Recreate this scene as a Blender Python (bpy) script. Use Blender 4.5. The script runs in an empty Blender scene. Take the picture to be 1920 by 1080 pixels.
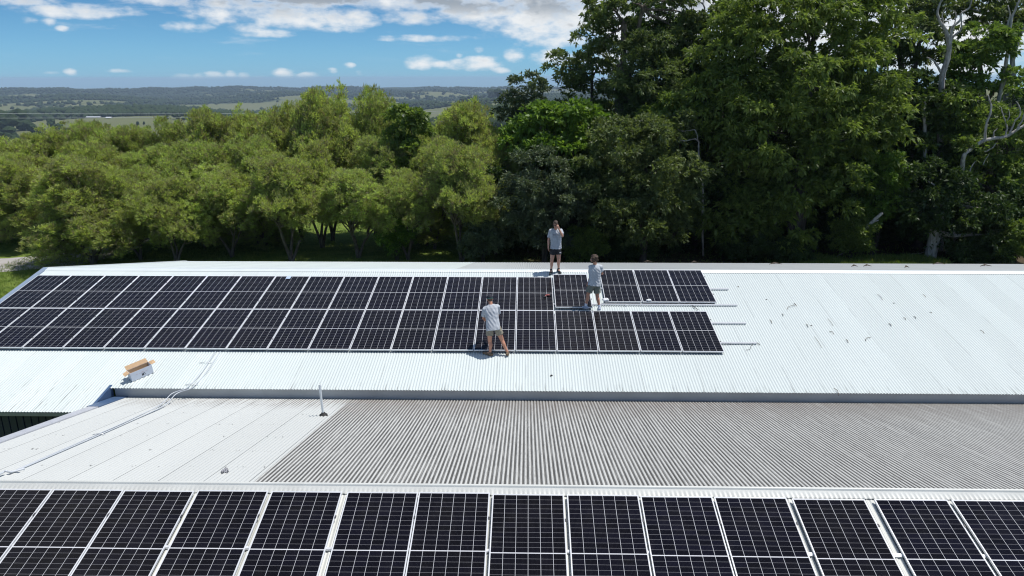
import bpy, bmesh, math, random
import numpy as np
from mathutils import Matrix, Vector

random.seed(7)
RNG = np.random.default_rng(11)
S = bpy.context.scene
COL = S.collection
R = math.radians

# ------------------------------------------------------------------ camera
F_PX = 1365.08            # focal length in pixels of a 1920 px wide frame
PITCH, ROLL, YAW = R(16.0952), R(-0.0872), R(1.1707)
FWD = np.array([-math.sin(YAW) * math.cos(PITCH), math.cos(YAW) * math.cos(PITCH), -math.sin(PITCH)])
_r = np.array([math.cos(YAW), math.sin(YAW), 0.0])
_u = np.cross(_r, FWD)
RGT = _r * math.cos(ROLL) + _u * math.sin(ROLL)
UPV = -_r * math.sin(ROLL) + _u * math.cos(ROLL)
cam_data = bpy.data.cameras.new("camera")
cam = bpy.data.objects.new("camera", cam_data)
COL.objects.link(cam)
cam_data.sensor_width = 36.0
cam_data.lens = 36.0 * F_PX / 1920.0
cam_data.clip_start = 0.1
cam_data.clip_end = 40000.0
cam.matrix_world = Matrix(((RGT[0], UPV[0], -FWD[0], 0), (RGT[1], UPV[1], -FWD[1], 0),
                           (RGT[2], UPV[2], -FWD[2], 0), (0, 0, 0, 1)))
S.camera = cam

# ------------------------------------------------------------------ exposure
S.view_settings.view_transform = 'Standard'
S.view_settings.look = 'None'
S.view_settings.gamma = 1.0
S.view_settings.exposure = 0.25
S.cycles.use_denoising = True
S.cycles.filter_width = 1.15
S.cycles.max_bounces = 8
S.cycles.transparent_max_bounces = 8
S.cycles.volume_bounces = 0

# ------------------------------------------------------------------ sun
SUN_DIR = Vector((0.34, 0.08, 0.93)).normalized()
sun_data = bpy.data.lights.new("sun", 'SUN')
sun_data.energy = 4.0
sun_data.angle = R(0.53)
sun_data.color = (1.0, 0.96, 0.90)
sun = bpy.data.objects.new("sun", sun_data)
COL.objects.link(sun)
sun.rotation_euler = SUN_DIR.to_track_quat('Z', 'Y').to_euler()


# ------------------------------------------------------------------ node helper
class NT:
    def __init__(self, tree):
        self.t = tree
        self.n = tree.nodes
        self.l = tree.links

    def put(self, sock, v):
        if v is None:
            return
        if isinstance(v, bpy.types.NodeSocket):
            self.l.new(v, sock)
        else:
            if hasattr(sock.default_value, '__len__') and not hasattr(v, '__len__'):
                v = [v] * len(sock.default_value)
            if hasattr(v, '__len__') and len(sock.default_value) == 4 and len(v) == 3:
                v = (*v, 1.0)
            sock.default_value = v

    def math(self, op, a, b=None, c=None, clamp=False):
        n = self.n.new('ShaderNodeMath')
        n.operation = op
        n.use_clamp = clamp
        self.put(n.inputs[0], a)
        self.put(n.inputs[1], b)
        self.put(n.inputs[2], c)
        return n.outputs[0]

    def vmath(self, op, a, b=None):
        n = self.n.new('ShaderNodeVectorMath')
        n.operation = op
        self.put(n.inputs[0], a)
        self.put(n.inputs[1], b)
        return n.outputs['Value'] if op in ('DOT_PRODUCT', 'LENGTH', 'DISTANCE') else n.outputs[0]

    def mix(self, f, a, b, blend='MIX'):
        n = self.n.new('ShaderNodeMix')
        n.data_type = 'RGBA'
        n.blend_type = blend
        self.put(n.inputs[0], f)
        self.put(n.inputs[6], a)
        self.put(n.inputs[7], b)
        return n.outputs[2]

    def noise(self, vec, scale, detail=4, rough=0.55, w=None):
        n = self.n.new('ShaderNodeTexNoise')
        if vec is not None:
            self.put(n.inputs['Vector'], vec)
        n.inputs['Scale'].default_value = scale
        n.inputs['Detail'].default_value = detail
        n.inputs['Roughness'].default_value = rough
        return n.outputs['Fac']

    def ramp(self, f, lo, hi, a=0.0, b=1.0, smooth=True):
        n = self.n.new('ShaderNodeMapRange')
        n.interpolation_type = 'SMOOTHSTEP' if smooth else 'LINEAR'
        self.put(n.inputs[0], f)
        n.inputs[1].default_value = lo
        n.inputs[2].default_value = hi
        n.inputs[3].default_value = a
        n.inputs[4].default_value = b
        return n.outputs[0]

    def xyz(self, vec):
        n = self.n.new('ShaderNodeSeparateXYZ')
        self.put(n.inputs[0], vec)
        return n.outputs

    def comb(self, x, y, z):
        n = self.n.new('ShaderNodeCombineXYZ')
        self.put(n.inputs[0], x)
        self.put(n.inputs[1], y)
        self.put(n.inputs[2], z)
        return n.outputs[0]

    def coord(self, which='Object'):
        return self.n.new('ShaderNodeTexCoord').outputs[which]


# ------------------------------------------------------------------ world: sky with clouds
world = bpy.data.worlds.new("World")
S.world = world
world.use_nodes = True
wt = NT(world.node_tree)
wt.n.clear()
sky = wt.n.new('ShaderNodeTexSky')
sky.sky_type = 'NISHITA'
sky.sun_disc = False
sky.sun_elevation = math.asin(SUN_DIR.z)
sky.sun_rotation = math.atan2(SUN_DIR.x, SUN_DIR.y)
sky.altitude = 200
sky.air_density = 1.0
sky.dust_density = 0.0
sky.ozone_density = 1.0
d = wt.coord('Generated')
dx, dy, dz = wt.xyz(d)
az = wt.math('DEGREES', wt.math('ARCTAN2', dx, dy))
el = wt.math('DEGREES', wt.math('ARCSINE', dz))
uv = wt.comb(az, el, 0.0)
# clear tropical air: the model's hazy cream towards the horizon is taken back to blue
gain = wt.n.new('ShaderNodeValToRGB')
wt.put(gain.inputs[0], wt.math('DIVIDE', wt.math('ADD', el, 10.0), 100.0, clamp=True))
GAINS = [(-2, (.31, .63, 1.15)), (0, (.30, .64, 1.28)), (1.9, (.31, .64, 1.14)), (3.6, (.29, .59, .99)), (5.8, (.235, .50, .83)), (20, (.52, .76, .90)), (60, (.82, .94, 1.0))]
while len(gain.color_ramp.elements) < len(GAINS):
    gain.color_ramp.elements.new(.5)
for e_, (deg, g_) in zip(gain.color_ramp.elements, GAINS):
    e_.position = (deg + 10) / 100.0
for e_, (deg, g_) in zip(gain.color_ramp.elements, GAINS):
    e_.color = (g_[0] / 1.5, g_[1] / 1.5, g_[2] / 1.5, 1)
skyc = wt.vmath('MULTIPLY', sky.outputs[0], wt.vmath('MULTIPLY', gain.outputs[0], (1.5, 1.5, 1.5)))
bg1 = wt.n.new('ShaderNodeBackground')
wt.put(bg1.inputs[0], skyc)
bg1.inputs[1].default_value = 0.084


def px_dir(x, y):
    v = FWD * F_PX + RGT * (x - 960) + UPV * (540 - y)
    return v / np.linalg.norm(v)


def azel(x, y):
    v = px_dir(x, y)
    return math.degrees(math.atan2(v[0], v[1])), math.degrees(math.asin(v[2]))


# cumulus banks by their bearing and height over the horizon (degrees via the view they were surveyed from)
CL = [(150, 20, 110, 14, 1.), (40, 2, 90, 9, .8), (55, 39, 16, 8, .6), (90, 42, 14, 7, .5), (116, 54, 14, 7, .9),
      (355, 48, 42, 12, .9), (400, 28, 62, 18, .9), (475, 52, 40, 14, .7), (480, 8, 150, 14, 1.),
      (540, 32, 95, 24, 1.3), (655, 36, 52, 22, 1.4), (640, 55, 45, 8, .8), (510, 60, 40, 9, .7),
      (560, -2, 210, 12, 1.4), (300, 2, 90, 9, 1.0), (720, -6, 420, 14, 1.3), (800, 2, 190, 20, 1.2), (780, 32, 60, 14, .9), (900, 16, 110, 26, 1.2),
      (1020, 30, 120, 52, 1.5), (1060, 74, 62, 20, 1.2), (1040, 108, 42, 18, .9), (1000, 8, 100, 40, 1.4),
      (830, 72, 95, 5, .35), (790, 116, 34, 13, 1.1), (820, 120, 20, 8, .8), (885, 121, 58, 10, .7), (900, 112, 34, 8, .9),
      (965, 104, 19, 14, 1.1), (898, 92, 10, 7, .8), (940, 131, 16, 6, .7), (862, 104, 6, 4, .5),
      (132, 135, 13, 7, 1.), (95, 137, 14, 3, .4), (222, 133, 18, 3, .35), (345, 146, 18, 9, 1.), (371, 146, 15, 10, 1.),
      (400, 144, 22, 9, 1.), (434, 141, 12, 8, 1.), (456, 143, 12, 8, 1.), (488, 147, 14, 6, .8), (530, 138, 20, 9, 1.),
      (535, 146, 14, 6, .7), (582, 143, 25, 7, .9), (604, 151, 10, 4, .7), (623, 132, 10, 6, .9), (655, 123, 10, 5, .6),
      (676, 137, 8, 5, .5), (895, 154, 16, 4, .5),
      (1240, 30, 170, 90, 1.5), (1480, 40, 260, 110, 1.4), (1780, 60, 260, 120, 1.2), (1150, 110, 60, 30, 1.1)]
acc = None
for (x, y, w, h, k) in CL:
    a0, e0 = azel(x, y)
    a1, _ = azel(x + w, y)
    _, e1 = azel(x, y - h)
    sx, sy = 1.0 / max(a1 - a0, .05), 1.0 / max(e1 - e0, .05)
    q = wt.vmath('MULTIPLY', wt.vmath('SUBTRACT', uv, (a0, e0, 0)), (sx, sy, 0))
    m = wt.math('MULTIPLY_ADD', wt.vmath('DOT_PRODUCT', q, q), -k * .8, k)
    acc = m if acc is None else wt.math('MAXIMUM', acc, m)
cs = wt.vmath('MULTIPLY', uv, (1.0, 2.1, 1.0))
n1 = wt.math('ADD', wt.math('MULTIPLY', wt.noise(cs, 0.28, 2, 0.5), .5), wt.math('MULTIPLY', wt.noise(cs, 0.8, 8, 0.56), .5))
n2 = wt.noise(wt.vmath('ADD', cs, (3.1, 0.35, 7.0)), 0.30, 6, 0.55)
nw = wt.noise(wt.vmath('MULTIPLY', uv, (0.35, 2.2, 1.0)), 0.6, 5, 0.6)
acc = wt.math('MAXIMUM', acc, -1.0)
low = wt.math('ADD', wt.math('MULTIPLY', acc, .62), wt.math('MULTIPLY_ADD', n1, 3.2, -1.70))
low = wt.math('ADD', low, wt.math('MULTIPLY', wt.math('MINIMUM', wt.math('ADD', acc, .35), 0.0), 4.0))
# higher up, outside the frame: broken cloud on a plane overhead
hz = wt.math('MAXIMUM', dz, 0.06)
pl = wt.comb(wt.math('DIVIDE', dx, hz), wt.math('DIVIDE', dy, hz), 0.0)
nh = wt.noise(pl, 1.3, 7, 0.58)
hi = wt.ramp(nh, .50, .66)
hib = wt.ramp(el, 6.5, 11.0)
m_low = wt.ramp(low, -.25, .85)
wisp = wt.math('MULTIPLY', wt.ramp(nw, .54, .78), wt.ramp(el, .8, 3.0, 0, .34))
m_low = wt.math('MAXIMUM', m_low, wisp)
mask = wt.math('ADD', wt.math('MULTIPLY', m_low, wt.math('SUBTRACT', 1.0, hib)), wt.math('MULTIPLY', hi, hib), clamp=True)
mask = wt.math('MULTIPLY', mask, wt.ramp(el, -.2, .5))
# thick parts of a bank show their grey undersides
thick = wt.math('MULTIPLY', wt.ramp(low, .55, 1.1), wt.ramp(n2, .42, .62))
toprow = wt.math('MULTIPLY', wt.ramp(el, 3.6, 5.4), wt.ramp(low, .25, .7))
grey = wt.math('MAXIMUM', wt.math('MULTIPLY', thick, .8), wt.math('MULTIPLY', toprow, wt.ramp(n2, .34, .60)))
ccol = wt.mix(grey, (.72, .745, .765), (.29, .335, .39))
bg2 = wt.n.new('ShaderNodeBackground')
wt.put(bg2.inputs[0], ccol)
bg2.inputs[1].default_value = 1.0
mx = wt.n.new('ShaderNodeMixShader')
wt.put(mx.inputs[0], mask)
wt.l.new(bg1.outputs[0], mx.inputs[1])
wt.l.new(bg2.outputs[0], mx.inputs[2])
wo = wt.n.new('ShaderNodeOutputWorld')
wt.l.new(mx.outputs[0], wo.inputs[0])


# ------------------------------------------------------------------ small helpers
def at(px, py, Y):
    """point on the sight line through a pixel of the 1920x1080 photograph, Y metres ahead"""
    v = px_dir(px, py)
    return v * (Y / v[1])


def on_plane(px, py, p0, n):
    v = px_dir(px, py)
    return v * (np.dot(p0, n) / np.dot(v, n))


def link(name, mesh, mat=None, parent=None):
    o = bpy.data.objects.new(name, mesh)
    COL.objects.link(o)
    if mat is not None and len(mesh.materials) == 0:
        mesh.materials.append(mat)
    if parent is not None:
        o.parent = parent
    return o


def tag(o, label=None, cat=None, group=None, kind=None):
    if label:
        o['label'] = label
    if cat:
        o['category'] = cat
    if group:
        o['group'] = group
    if kind:
        o['kind'] = kind
    return o


def unit(v):
    return v / np.maximum(np.linalg.norm(v, axis=-1, keepdims=True), 1e-9)


def thing(name, label, cat, loc=(0, 0, 0), rot=(0, 0, 0), group=None):
    o = bpy.data.objects.new(name, None)
    COL.objects.link(o)
    o.empty_display_size = 0.2
    o.location = loc
    o.rotation_euler = rot
    return tag(o, label, cat, group)


def dup(root, loc=None, rot=None, scale=None, label=None, group=None):
    r = root.copy()
    COL.objects.link(r)
    if loc is not None:
        r.location = loc
    if rot is not None:
        r.rotation_euler = rot
    if scale is not None:
        r.scale = scale
    if label:
        r['label'] = label
    if group:
        r['group'] = group
    for ch in list(root.children):
        c = ch.copy()
        COL.objects.link(c)
        c.parent = r
        for g in list(ch.children):
            e = g.copy()
            COL.objects.link(e)
            e.parent = c
    return r


def np_mesh(name, V, faces, smooth=False):
    """V (n,3) float, faces (m,k) int"""
    V = np.ascontiguousarray(V, dtype=np.float32)
    faces = np.ascontiguousarray(faces, dtype=np.int32)
    m, k = faces.shape
    me = bpy.data.meshes.new(name)
    me.vertices.add(len(V))
    me.vertices.foreach_set('co', V.ravel())
    me.loops.add(m * k)
    me.loops.foreach_set('vertex_index', faces.ravel())
    me.polygons.add(m)
    me.polygons.foreach_set('loop_start', np.arange(0, m * k, k, dtype=np.int32))
    me.polygons.foreach_set('loop_total', np.full(m, k, dtype=np.int32))
    if smooth:
        me.polygons.foreach_set('use_smooth', np.ones(m, dtype=bool))
    me.update(calc_edges=True)
    return me


class MB:
    """collects simple shapes into one mesh"""
    def __init__(self):
        self.bm = bmesh.new()

    def box(self, lo, hi, M=None, bevel=0.0):
        vs = [self.bm.verts.new((x, y, z)) for x in (lo[0], hi[0]) for y in (lo[1], hi[1]) for z in (lo[2], hi[2])]
        f = [(0, 1, 3, 2), (4, 6, 7, 5), (0, 4, 5, 1), (2, 3, 7, 6), (0, 2, 6, 4), (1, 5, 7, 3)]
        fs = [self.bm.faces.new([vs[i] for i in q]) for q in f]
        if bevel > 0:
            es = list({e for q in fs for e in q.edges})
            res = bmesh.ops.bevel(self.bm, geom=es, offset=bevel, segments=1, affect='EDGES')
            vs = list({v for q in res['faces'] for v in q.verts} | {v for v in vs if v.is_valid})
        if M is not None:
            for v in vs:
                if v.is_valid:
                    v.co = M @ v.co
        return vs

    def hexa(self, P):
        """8 points: four of one end, four of the other"""
        vs = [self.bm.verts.new(tuple(q)) for q in P]
        for q in [(0, 1, 2, 3), (7, 6, 5, 4), (0, 4, 5, 1), (1, 5, 6, 2), (2, 6, 7, 3), (3, 7, 4, 0)]:
            self.bm.faces.new([vs[i] for i in q])
        return vs

    def tube(self, pts, rad, n=8, caps=True):
        pts = [Vector(tuple(p)) for p in pts]
        if not hasattr(rad, '__len__'):
            rad = [rad] * len(pts)
        rings = []
        up = Vector((0.31, 0.27, 0.91))
        for i, p in enumerate(pts):
            t = (pts[min(i + 1, len(pts) - 1)] - pts[max(i - 1, 0)])
            t.normalize()
            a = t.cross(up)
            if a.length < 1e-3:
                a = t.cross(Vector((1, 0, 0)))
            a.normalize()
            b = t.cross(a)
            rings.append([self.bm.verts.new(p + (a * math.cos(2 * math.pi * k / n) + b * math.sin(2 * math.pi * k / n)) * rad[i])
                          for k in range(n)])
        for r0, r1 in zip(rings, rings[1:]):
            for k in range(n):
                f = self.bm.faces.new((r0[k], r0[(k + 1) % n], r1[(k + 1) % n], r1[k]))
                f.smooth = True
        if caps:
            self.bm.faces.new(rings[0][::-1])
            self.bm.faces.new(rings[-1])
        return rings

    def quad(self, P):
        return self.bm.faces.new([self.bm.verts.new(tuple(q)) for q in P])

    def build(self, name, mat, parent=None, off=None):
        bmesh.ops.recalc_face_normals(self.bm, faces=self.bm.faces[:])
        me = bpy.data.meshes.new(name)
        if off is not None:
            bmesh.ops.translate(self.bm, verts=self.bm.verts[:], vec=(-off[0], -off[1], -off[2]))
        self.bm.to_mesh(me)
        self.bm.free()
        return link(name, me, mat, parent)


# ------------------------------------------------------------------ materials
def new_mat(name):
    m = bpy.data.materials.new(name)
    m.use_nodes = True
    t = NT(m.node_tree)
    b = t.n['Principled BSDF']
    return m, t, b


def simple(name, col, rough=0.6, metal=0.0, spec=0.5, var=0.0, scale=6.0):
    m, t, b = new_mat(name)
    if var > 0:
        nz = t.noise(t.coord('Object'), scale, 5, .6)
        lo = [c * (1 - var) for c in col]
        hi_ = [min(1, c * (1 + var)) for c in col]
        t.put(b.inputs['Base Color'], t.mix(t.ramp(nz, .3, .7), lo, hi_))
    else:
        t.put(b.inputs['Base Color'], col)
    b.inputs['Roughness'].default_value = rough
    b.inputs['Metallic'].default_value = metal
    b.inputs['Specular IOR Level'].default_value = spec
    return m


PITCH_C = 0.0762   # corrugation pitch


def roof_mat(name, col, kind='white'):
    """corrugated sheet: lap seams, sheet to sheet differences, dirt lying in the troughs, screw stains"""
    m, t, b = new_mat(name)
    co = t.coord('Object')
    x, y, z = t.xyz(co)
    sheet = t.math('FLOOR', t.math('DIVIDE', x, PITCH_C * 10))
    wn = t.n.new('ShaderNodeTexWhiteNoise')
    wn.noise_dimensions = '1D'
    t.put(wn.inputs['W'], sheet)
    base = t.mix(t.math('MULTIPLY', wn.outputs[0], .55), col, [c * .90 for c in col])
    big = t.noise(t.vmath('MULTIPLY', co, (1.0, .25, .25)), .9, 4, .6)
    base = t.mix(t.ramp(big, .35, .75, 0, .22), base, [c * .84 for c in col])
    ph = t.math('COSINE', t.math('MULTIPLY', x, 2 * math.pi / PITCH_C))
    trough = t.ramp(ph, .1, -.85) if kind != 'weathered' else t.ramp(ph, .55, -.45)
    streak = t.noise(t.vmath('MULTIPLY', co, (16.0, .7, .7)), 1.0, 4, .65)
    fine = t.noise(t.vmath('MULTIPLY', co, (30.0, 5.0, 5.0)), 1.0, 4, .7)
    seam = t.math('ABSOLUTE', t.math('SUBTRACT', t.math('FRACT', t.math('DIVIDE', x, PITCH_C * 10)), .5))
    if kind == 'weathered':
        amt = t.math('MULTIPLY', trough, t.ramp(streak, .22, .55, .55, 1.0))
        base = t.mix(t.math('MULTIPLY', amt, .97), base, (.060, .057, .052))
        spots = t.ramp(fine, .50, .68)
        base = t.mix(t.math('MULTIPLY', spots, .38), base, (.16, .155, .15))
        pale = t.ramp(t.noise(t.vmath('MULTIPLY', co, (2.6, .35, .35)), 1.0, 4, .6), .45, .70)
        base = t.mix(t.math('MULTIPLY', pale, .08), base, (.62, .62, .60))
        # silt washed down to the valley at the low end
        brown = t.math('MULTIPLY', t.ramp(y, 3.9, 6.3), t.ramp(streak, .3, .6, .35, .9))
        base = t.mix(t.math('MULTIPLY', brown, .55), base, (.19, .165, .145))
    elif kind == 'painted':
        line = t.ramp(seam, .488, .496)
        base = t.mix(t.math('MULTIPLY', line, t.ramp(streak, .25, .5, .35, .95)), base, (.10, .10, .10))
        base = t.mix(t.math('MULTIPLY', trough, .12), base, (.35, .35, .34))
        yy = t.math('SUBTRACT', y, 3.2)
        valley = t.math('MULTIPLY', t.math('MULTIPLY', t.ramp(y, 5.3, 6.3), trough), t.ramp(streak, .38, .55))
        base = t.mix(t.math('MULTIPLY', valley, .9), base, (.15, .12, .10))
        row = t.math('ABSOLUTE', t.math('SUBTRACT', t.math('FRACT', t.math('DIVIDE', t.math('ADD', y, 30.18), 1.02)), .5))
        scr = t.math('MULTIPLY', t.ramp(row, .058, .02), t.ramp(fine, .56, .64))
        scr = t.math('MULTIPLY', scr, t.ramp(t.noise(t.vmath('MULTIPLY', co, (5.0, 1.0, 1.0)), 1.0, 2, .5), .48, .56))
        base = t.mix(t.math('MULTIPLY', scr, .95), base, (.10, .095, .09))
    else:
        line = t.ramp(seam, .4905, .497)
        some = t.ramp(t.noise(t.vmath('MULTIPLY', co, (1.3, .55, .0)), 1.0, 3, .6), .48, .60)
        base = t.mix(t.math('MULTIPLY', t.math('MULTIPLY', line, some), .75), base, (.16, .17, .17))
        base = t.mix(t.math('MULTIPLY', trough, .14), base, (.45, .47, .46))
        # grime at the gutter end of the troughs
        eave = t.math('MULTIPLY', t.math('MULTIPLY', t.ramp(y, -6.45, -7.0), trough), t.ramp(streak, .54, .62))
        base = t.mix(t.math('MULTIPLY', eave, .8), base, (.13, .13, .12))
    t.put(b.inputs['Base Color'], base)
    b.inputs['Roughness'].default_value = .42 if kind != 'weathered' else .55
    b.inputs['Metallic'].default_value = 0.0
    b.inputs['Specular IOR Level'].default_value = .45
    return m


M = {}
M['roof_white'] = roof_mat('white_roof_paint', (.57, .625, .62), 'white')
M['roof_painted'] = roof_mat('cream_roof_paint', (.54, .555, .54), 'painted')
M['roof_old'] = roof_mat('weathered_zinc', (.52, .52, .50), 'weathered')
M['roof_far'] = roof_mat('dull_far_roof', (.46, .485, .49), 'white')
M['ridge'] = simple('ridge_white', (.56, .57, .545), .45, var=.05, scale=2)
M['ridge_rear'] = simple('ridge_rear_white', (.70, .75, .75), .4, var=.03, scale=2)
M['fascia'] = simple('fascia_grey', (.42, .45, .47), .45, var=.06, scale=1.5)
M['gutter'] = simple('gutter_taupe', (.33, .31, .28), .5, var=.06)
M['blue_trim'] = simple('blue_trim', (.055, .10, .19), .4, var=.08)
M['pale_blue'] = simple('pale_blue_trim', (.42, .43, .465), .4, var=.06)
M['navy_wall'] = simple('navy_wall', (.014, .020, .055), .5, var=.15)
M['alu'] = simple('aluminium', (.66, .67, .69), .38, .35, var=.04)
M['frame'] = simple('panel_frame_silver', (.74, .75, .77), .35, .25)
M['dark_clamp'] = simple('dark_clamp', (.05, .05, .055), .5)
M['kraft'] = simple('kraft_card', (.50, .34, .20), .85, var=.08, scale=20)
M['card_white'] = simple('white_card', (.62, .65, .72), .7, var=.03, scale=20)
M['print_dark'] = simple('printed_black', (.03, .03, .035), .7)
M['print_red'] = simple('printed_pink', (.55, .42, .45), .7)
M['pvc'] = simple('pvc_grey_white', (.66, .70, .72), .4, var=.05)
M['conduit'] = simple('conduit_white', (.50, .53, .57), .4, var=.04)
M['rubber'] = simple('black_rubber', (.018, .018, .018), .7)
M['twig'] = simple('twig_bark', (.10, .075, .055), .9, var=.3)
M['cable'] = simple('black_cable', (.03, .03, .03), .5)
M['paper'] = simple('white_cloth', (.75, .76, .78), .8)
M['wire'] = simple('wire_aluminium', (.50, .52, .55), .5, .2)
M['skin'] = simple('skin_tanned', (.50, .24, .155), .55, var=.08, scale=14)
M['skin_pale'] = simple('skin_fair', (.56, .30, .21), .55, var=.08, scale=14)  # lighter even skin tone, worn by the man in sunglasses
M['tee'] = simple('grey_blue_jersey', (.42, .445, .485), .9, var=.12, scale=9)
M['tee_pale'] = simple('pale_grey_jersey', (.47, .495, .53), .9, var=.14, scale=9)
M['khaki'] = simple('khaki_drill', (.26, .235, .18), .9, var=.12, scale=12)
M['sage'] = simple('sage_drill', (.19, .20, .165), .9, var=.14, scale=12)
M['black_cloth'] = simple('black_cloth', (.018, .018, .022), .8, var=.2)
M['hair'] = simple('brown_hair', (.05, .030, .020), .7, var=.4, scale=60)
M['hair_pale'] = simple('curly_brown_hair', (.065, .042, .028), .8, var=.5, scale=50)
M['cap'] = simple('navy_cap', (.012, .014, .025), .8)
M['cap_band'] = simple('green_band', (.05, .16, .13), .7)
M['boot'] = simple('tan_boot', (.16, .11, .07), .8, var=.2, scale=20)
M['shoe_dark'] = simple('dark_shoe', (.02, .025, .025), .7)
M['shoe_grey'] = simple('grey_shoe', (.35, .40, .50), .7)
M['sock'] = simple('white_sock', (.72, .74, .80), .9)
M['lens'] = simple('dark_lens', (.01, .01, .012), .15)
M['lip'] = simple('lip', (.36, .13, .10), .5)
M['eye'] = simple('eye_white', (.6, .6, .6), .3)
M['tool_red'] = simple('tool_red', (.30, .08, .07), .5)
M['tool_black'] = simple('tool_black', (.02, .02, .02), .5)


def cell_mat():
    m, t, b = new_mat('solar_cells')
    co = t.coord('Object')
    x, y, z = t.xyz(co)
    # 6 columns by 12 + 12 half cells between a pale back sheet
    cw, ch = 0.1835, 0.0922
    fx = t.math('FRACT', t.math('DIVIDE', t.math('ADD', x, 3 * cw), cw))
    gx = t.math('MINIMUM', fx, t.math('SUBTRACT', 1.0, fx))
    colgap = t.math('LESS_THAN', t.math('MULTIPLY', gx, cw), .0023)
    ay = t.math('SUBTRACT', t.math('ABSOLUTE', y), .009)
    fy = t.math('FRACT', t.math('DIVIDE', ay, ch))
    gy = t.math('MINIMUM', fy, t.math('SUBTRACT', 1.0, fy))
    rowgap = t.math('LESS_THAN', t.math('MULTIPLY', gy, ch), .0014)
    midgap = t.math('LESS_THAN', t.math('ABSOLUTE', y), .0065)
    edge = t.math('MAXIMUM', t.math('GREATER_THAN', t.math('ABSOLUTE', x), 3 * cw),
                  t.math('GREATER_THAN', t.math('ABSOLUTE', y), .009 + 12 * ch))
    # fine bus bars inside a cell
    bb = t.math('FRACT', t.math('DIVIDE', t.math('MULTIPLY', fx, cw), cw / 10))
    bus = t.math('LESS_THAN', t.math('ABSOLUTE', t.math('SUBTRACT', bb, .5)), .03)
    wn = t.n.new('ShaderNodeTexWhiteNoise')
    wn.noise_dimensions = '4D'
    oi = t.n.new('ShaderNodeObjectInfo')
    cell = t.comb(t.math('FLOOR', t.math('DIVIDE', x, cw)), t.math('FLOOR', t.math('DIVIDE', y, ch)), 0.0)
    t.put(wn.inputs['Vector'], cell)
    t.put(wn.inputs['W'], oi.outputs['Random'])
    tone = t.mix(wn.outputs[0], (.0040, .0038, .0062), (.0062, .0060, .0125))
    tone = t.mix(t.math('MULTIPLY', oi.outputs['Random'], .5), tone, (.0062, .0055, .0055))
    colr = t.mix(t.math('MULTIPLY', bus, .22), tone, (.10, .10, .12))
    g = t.math('MAXIMUM', colgap, midgap)
    colr = t.mix(t.math('MULTIPLY', rowgap, .62), colr, (.42, .42, .45))
    colr = t.mix(t.math('MAXIMUM', g, edge), colr, (.62, .63, .66))
    dust = t.noise(t.coord('Generated'), 3.0, 5, .6)
    colr = t.mix(t.ramp(dust, .45, .8, 0, .025), colr, (.25, .23, .21))
    t.put(b.inputs['Base Color'], colr)
    b.inputs['Roughness'].default_value = .12
    b.inputs['Specular IOR Level'].default_value = .09
    return m


M['cells'] = cell_mat()


def leaf_mat(name, c0, c1, c2, trans=.35, rough=.5):
    """leaf colours run from c0 (old) over c1 to c2 (new growth) by a random value per leaf"""
    m, t, b = new_mat(name)
    at_ = t.n.new('ShaderNodeAttribute')
    at_.attribute_name = 'tint'
    f = at_.outputs['Fac']
    oi = t.n.new('ShaderNodeObjectInfo')
    c = t.mix(t.ramp(f, .0, .55, smooth=False), c0, c1)
    c = t.mix(t.ramp(f, .55, 1.0, smooth=False), c, c2)
    hs = t.n.new('ShaderNodeHueSaturation')
    t.put(hs.inputs['Hue'], t.ramp(oi.outputs['Random'], 0, 1, .495, .508, False))
    t.put(hs.inputs['Value'], t.ramp(t.math('FRACT', t.math('MULTIPLY', oi.outputs['Random'], 7.31)), 0, 1, .98, 1.16, False))
    t.put(hs.inputs['Color'], c)
    c = hs.outputs[0]
    t.put(b.inputs['Base Color'], c)
    b.inputs['Roughness'].default_value = rough
    b.inputs['Specular IOR Level'].default_value = .35
    tr = t.n.new('ShaderNodeBsdfTranslucent')
    t.put(tr.inputs[0], t.mix(1.0, c, (1.15, 1.2, .55), 'MULTIPLY'))
    mxs = t.n.new('ShaderNodeMixShader')
    mxs.inputs[0].default_value = trans
    t.l.new(b.outputs[0], mxs.inputs[1])
    t.l.new(tr.outputs[0], mxs.inputs[2])
    t.l.new(mxs.outputs[0], t.n['Material Output'].inputs[0])
    return m


M['leaf_feather'] = leaf_mat('feathery_leaf', (.24, .21, .155), (.335, .405, .135), (.53, .63, .18), .52, .6)
M['leaf_lime'] = leaf_mat('lime_leaf', (.070, .130, .024), (.125, .215, .034), (.22, .33, .045), .40)
M['leaf_big'] = leaf_mat('broad_leaf', (.088, .136, .036), (.152, .218, .052), (.27, .355, .084), .46)
M['leaf_dark'] = leaf_mat('dark_leaf', (.028, .050, .018), (.052, .090, .026), (.100, .150, .038), .34)
M['leaf_olive'] = leaf_mat('olive_leaf', (.058, .084, .036), (.108, .146, .051), (.19, .235, .074), .40)
M['leaf_grey'] = leaf_mat('grey_green_leaf', (.060, .085, .050), (.100, .135, .075), (.165, .205, .110), .30)
M['grass_blade'] = leaf_mat('grass_blade', (.085, .135, .030), (.140, .205, .042), (.23, .26, .075), .4)


def bark_mat(name, a, b_):
    m, t, b = new_mat(name)
    co = t.coord('Object')
    nz = t.noise(t.vmath('MULTIPLY', co, (6.0, 6.0, 1.6)), 1.4, 6, .65)
    t.put(b.inputs['Base Color'], t.mix(t.ramp(nz, .35, .65), a, b_))
    b.inputs['Roughness'].default_value = .9
    return m


M['bark'] = bark_mat('brown_bark', (.060, .048, .038), (.155, .130, .105))
M['bark_pale'] = bark_mat('pale_bark', (.22, .20, .18), (.46, .44, .41))
M['bark_dark'] = bark_mat('dark_bark', (.035, .030, .025), (.095, .08, .065))
M['dead_wood'] = bark_mat('dead_wood', (.20, .185, .175), (.44, .42, .40))

GROUND_Z = -11.0

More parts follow.
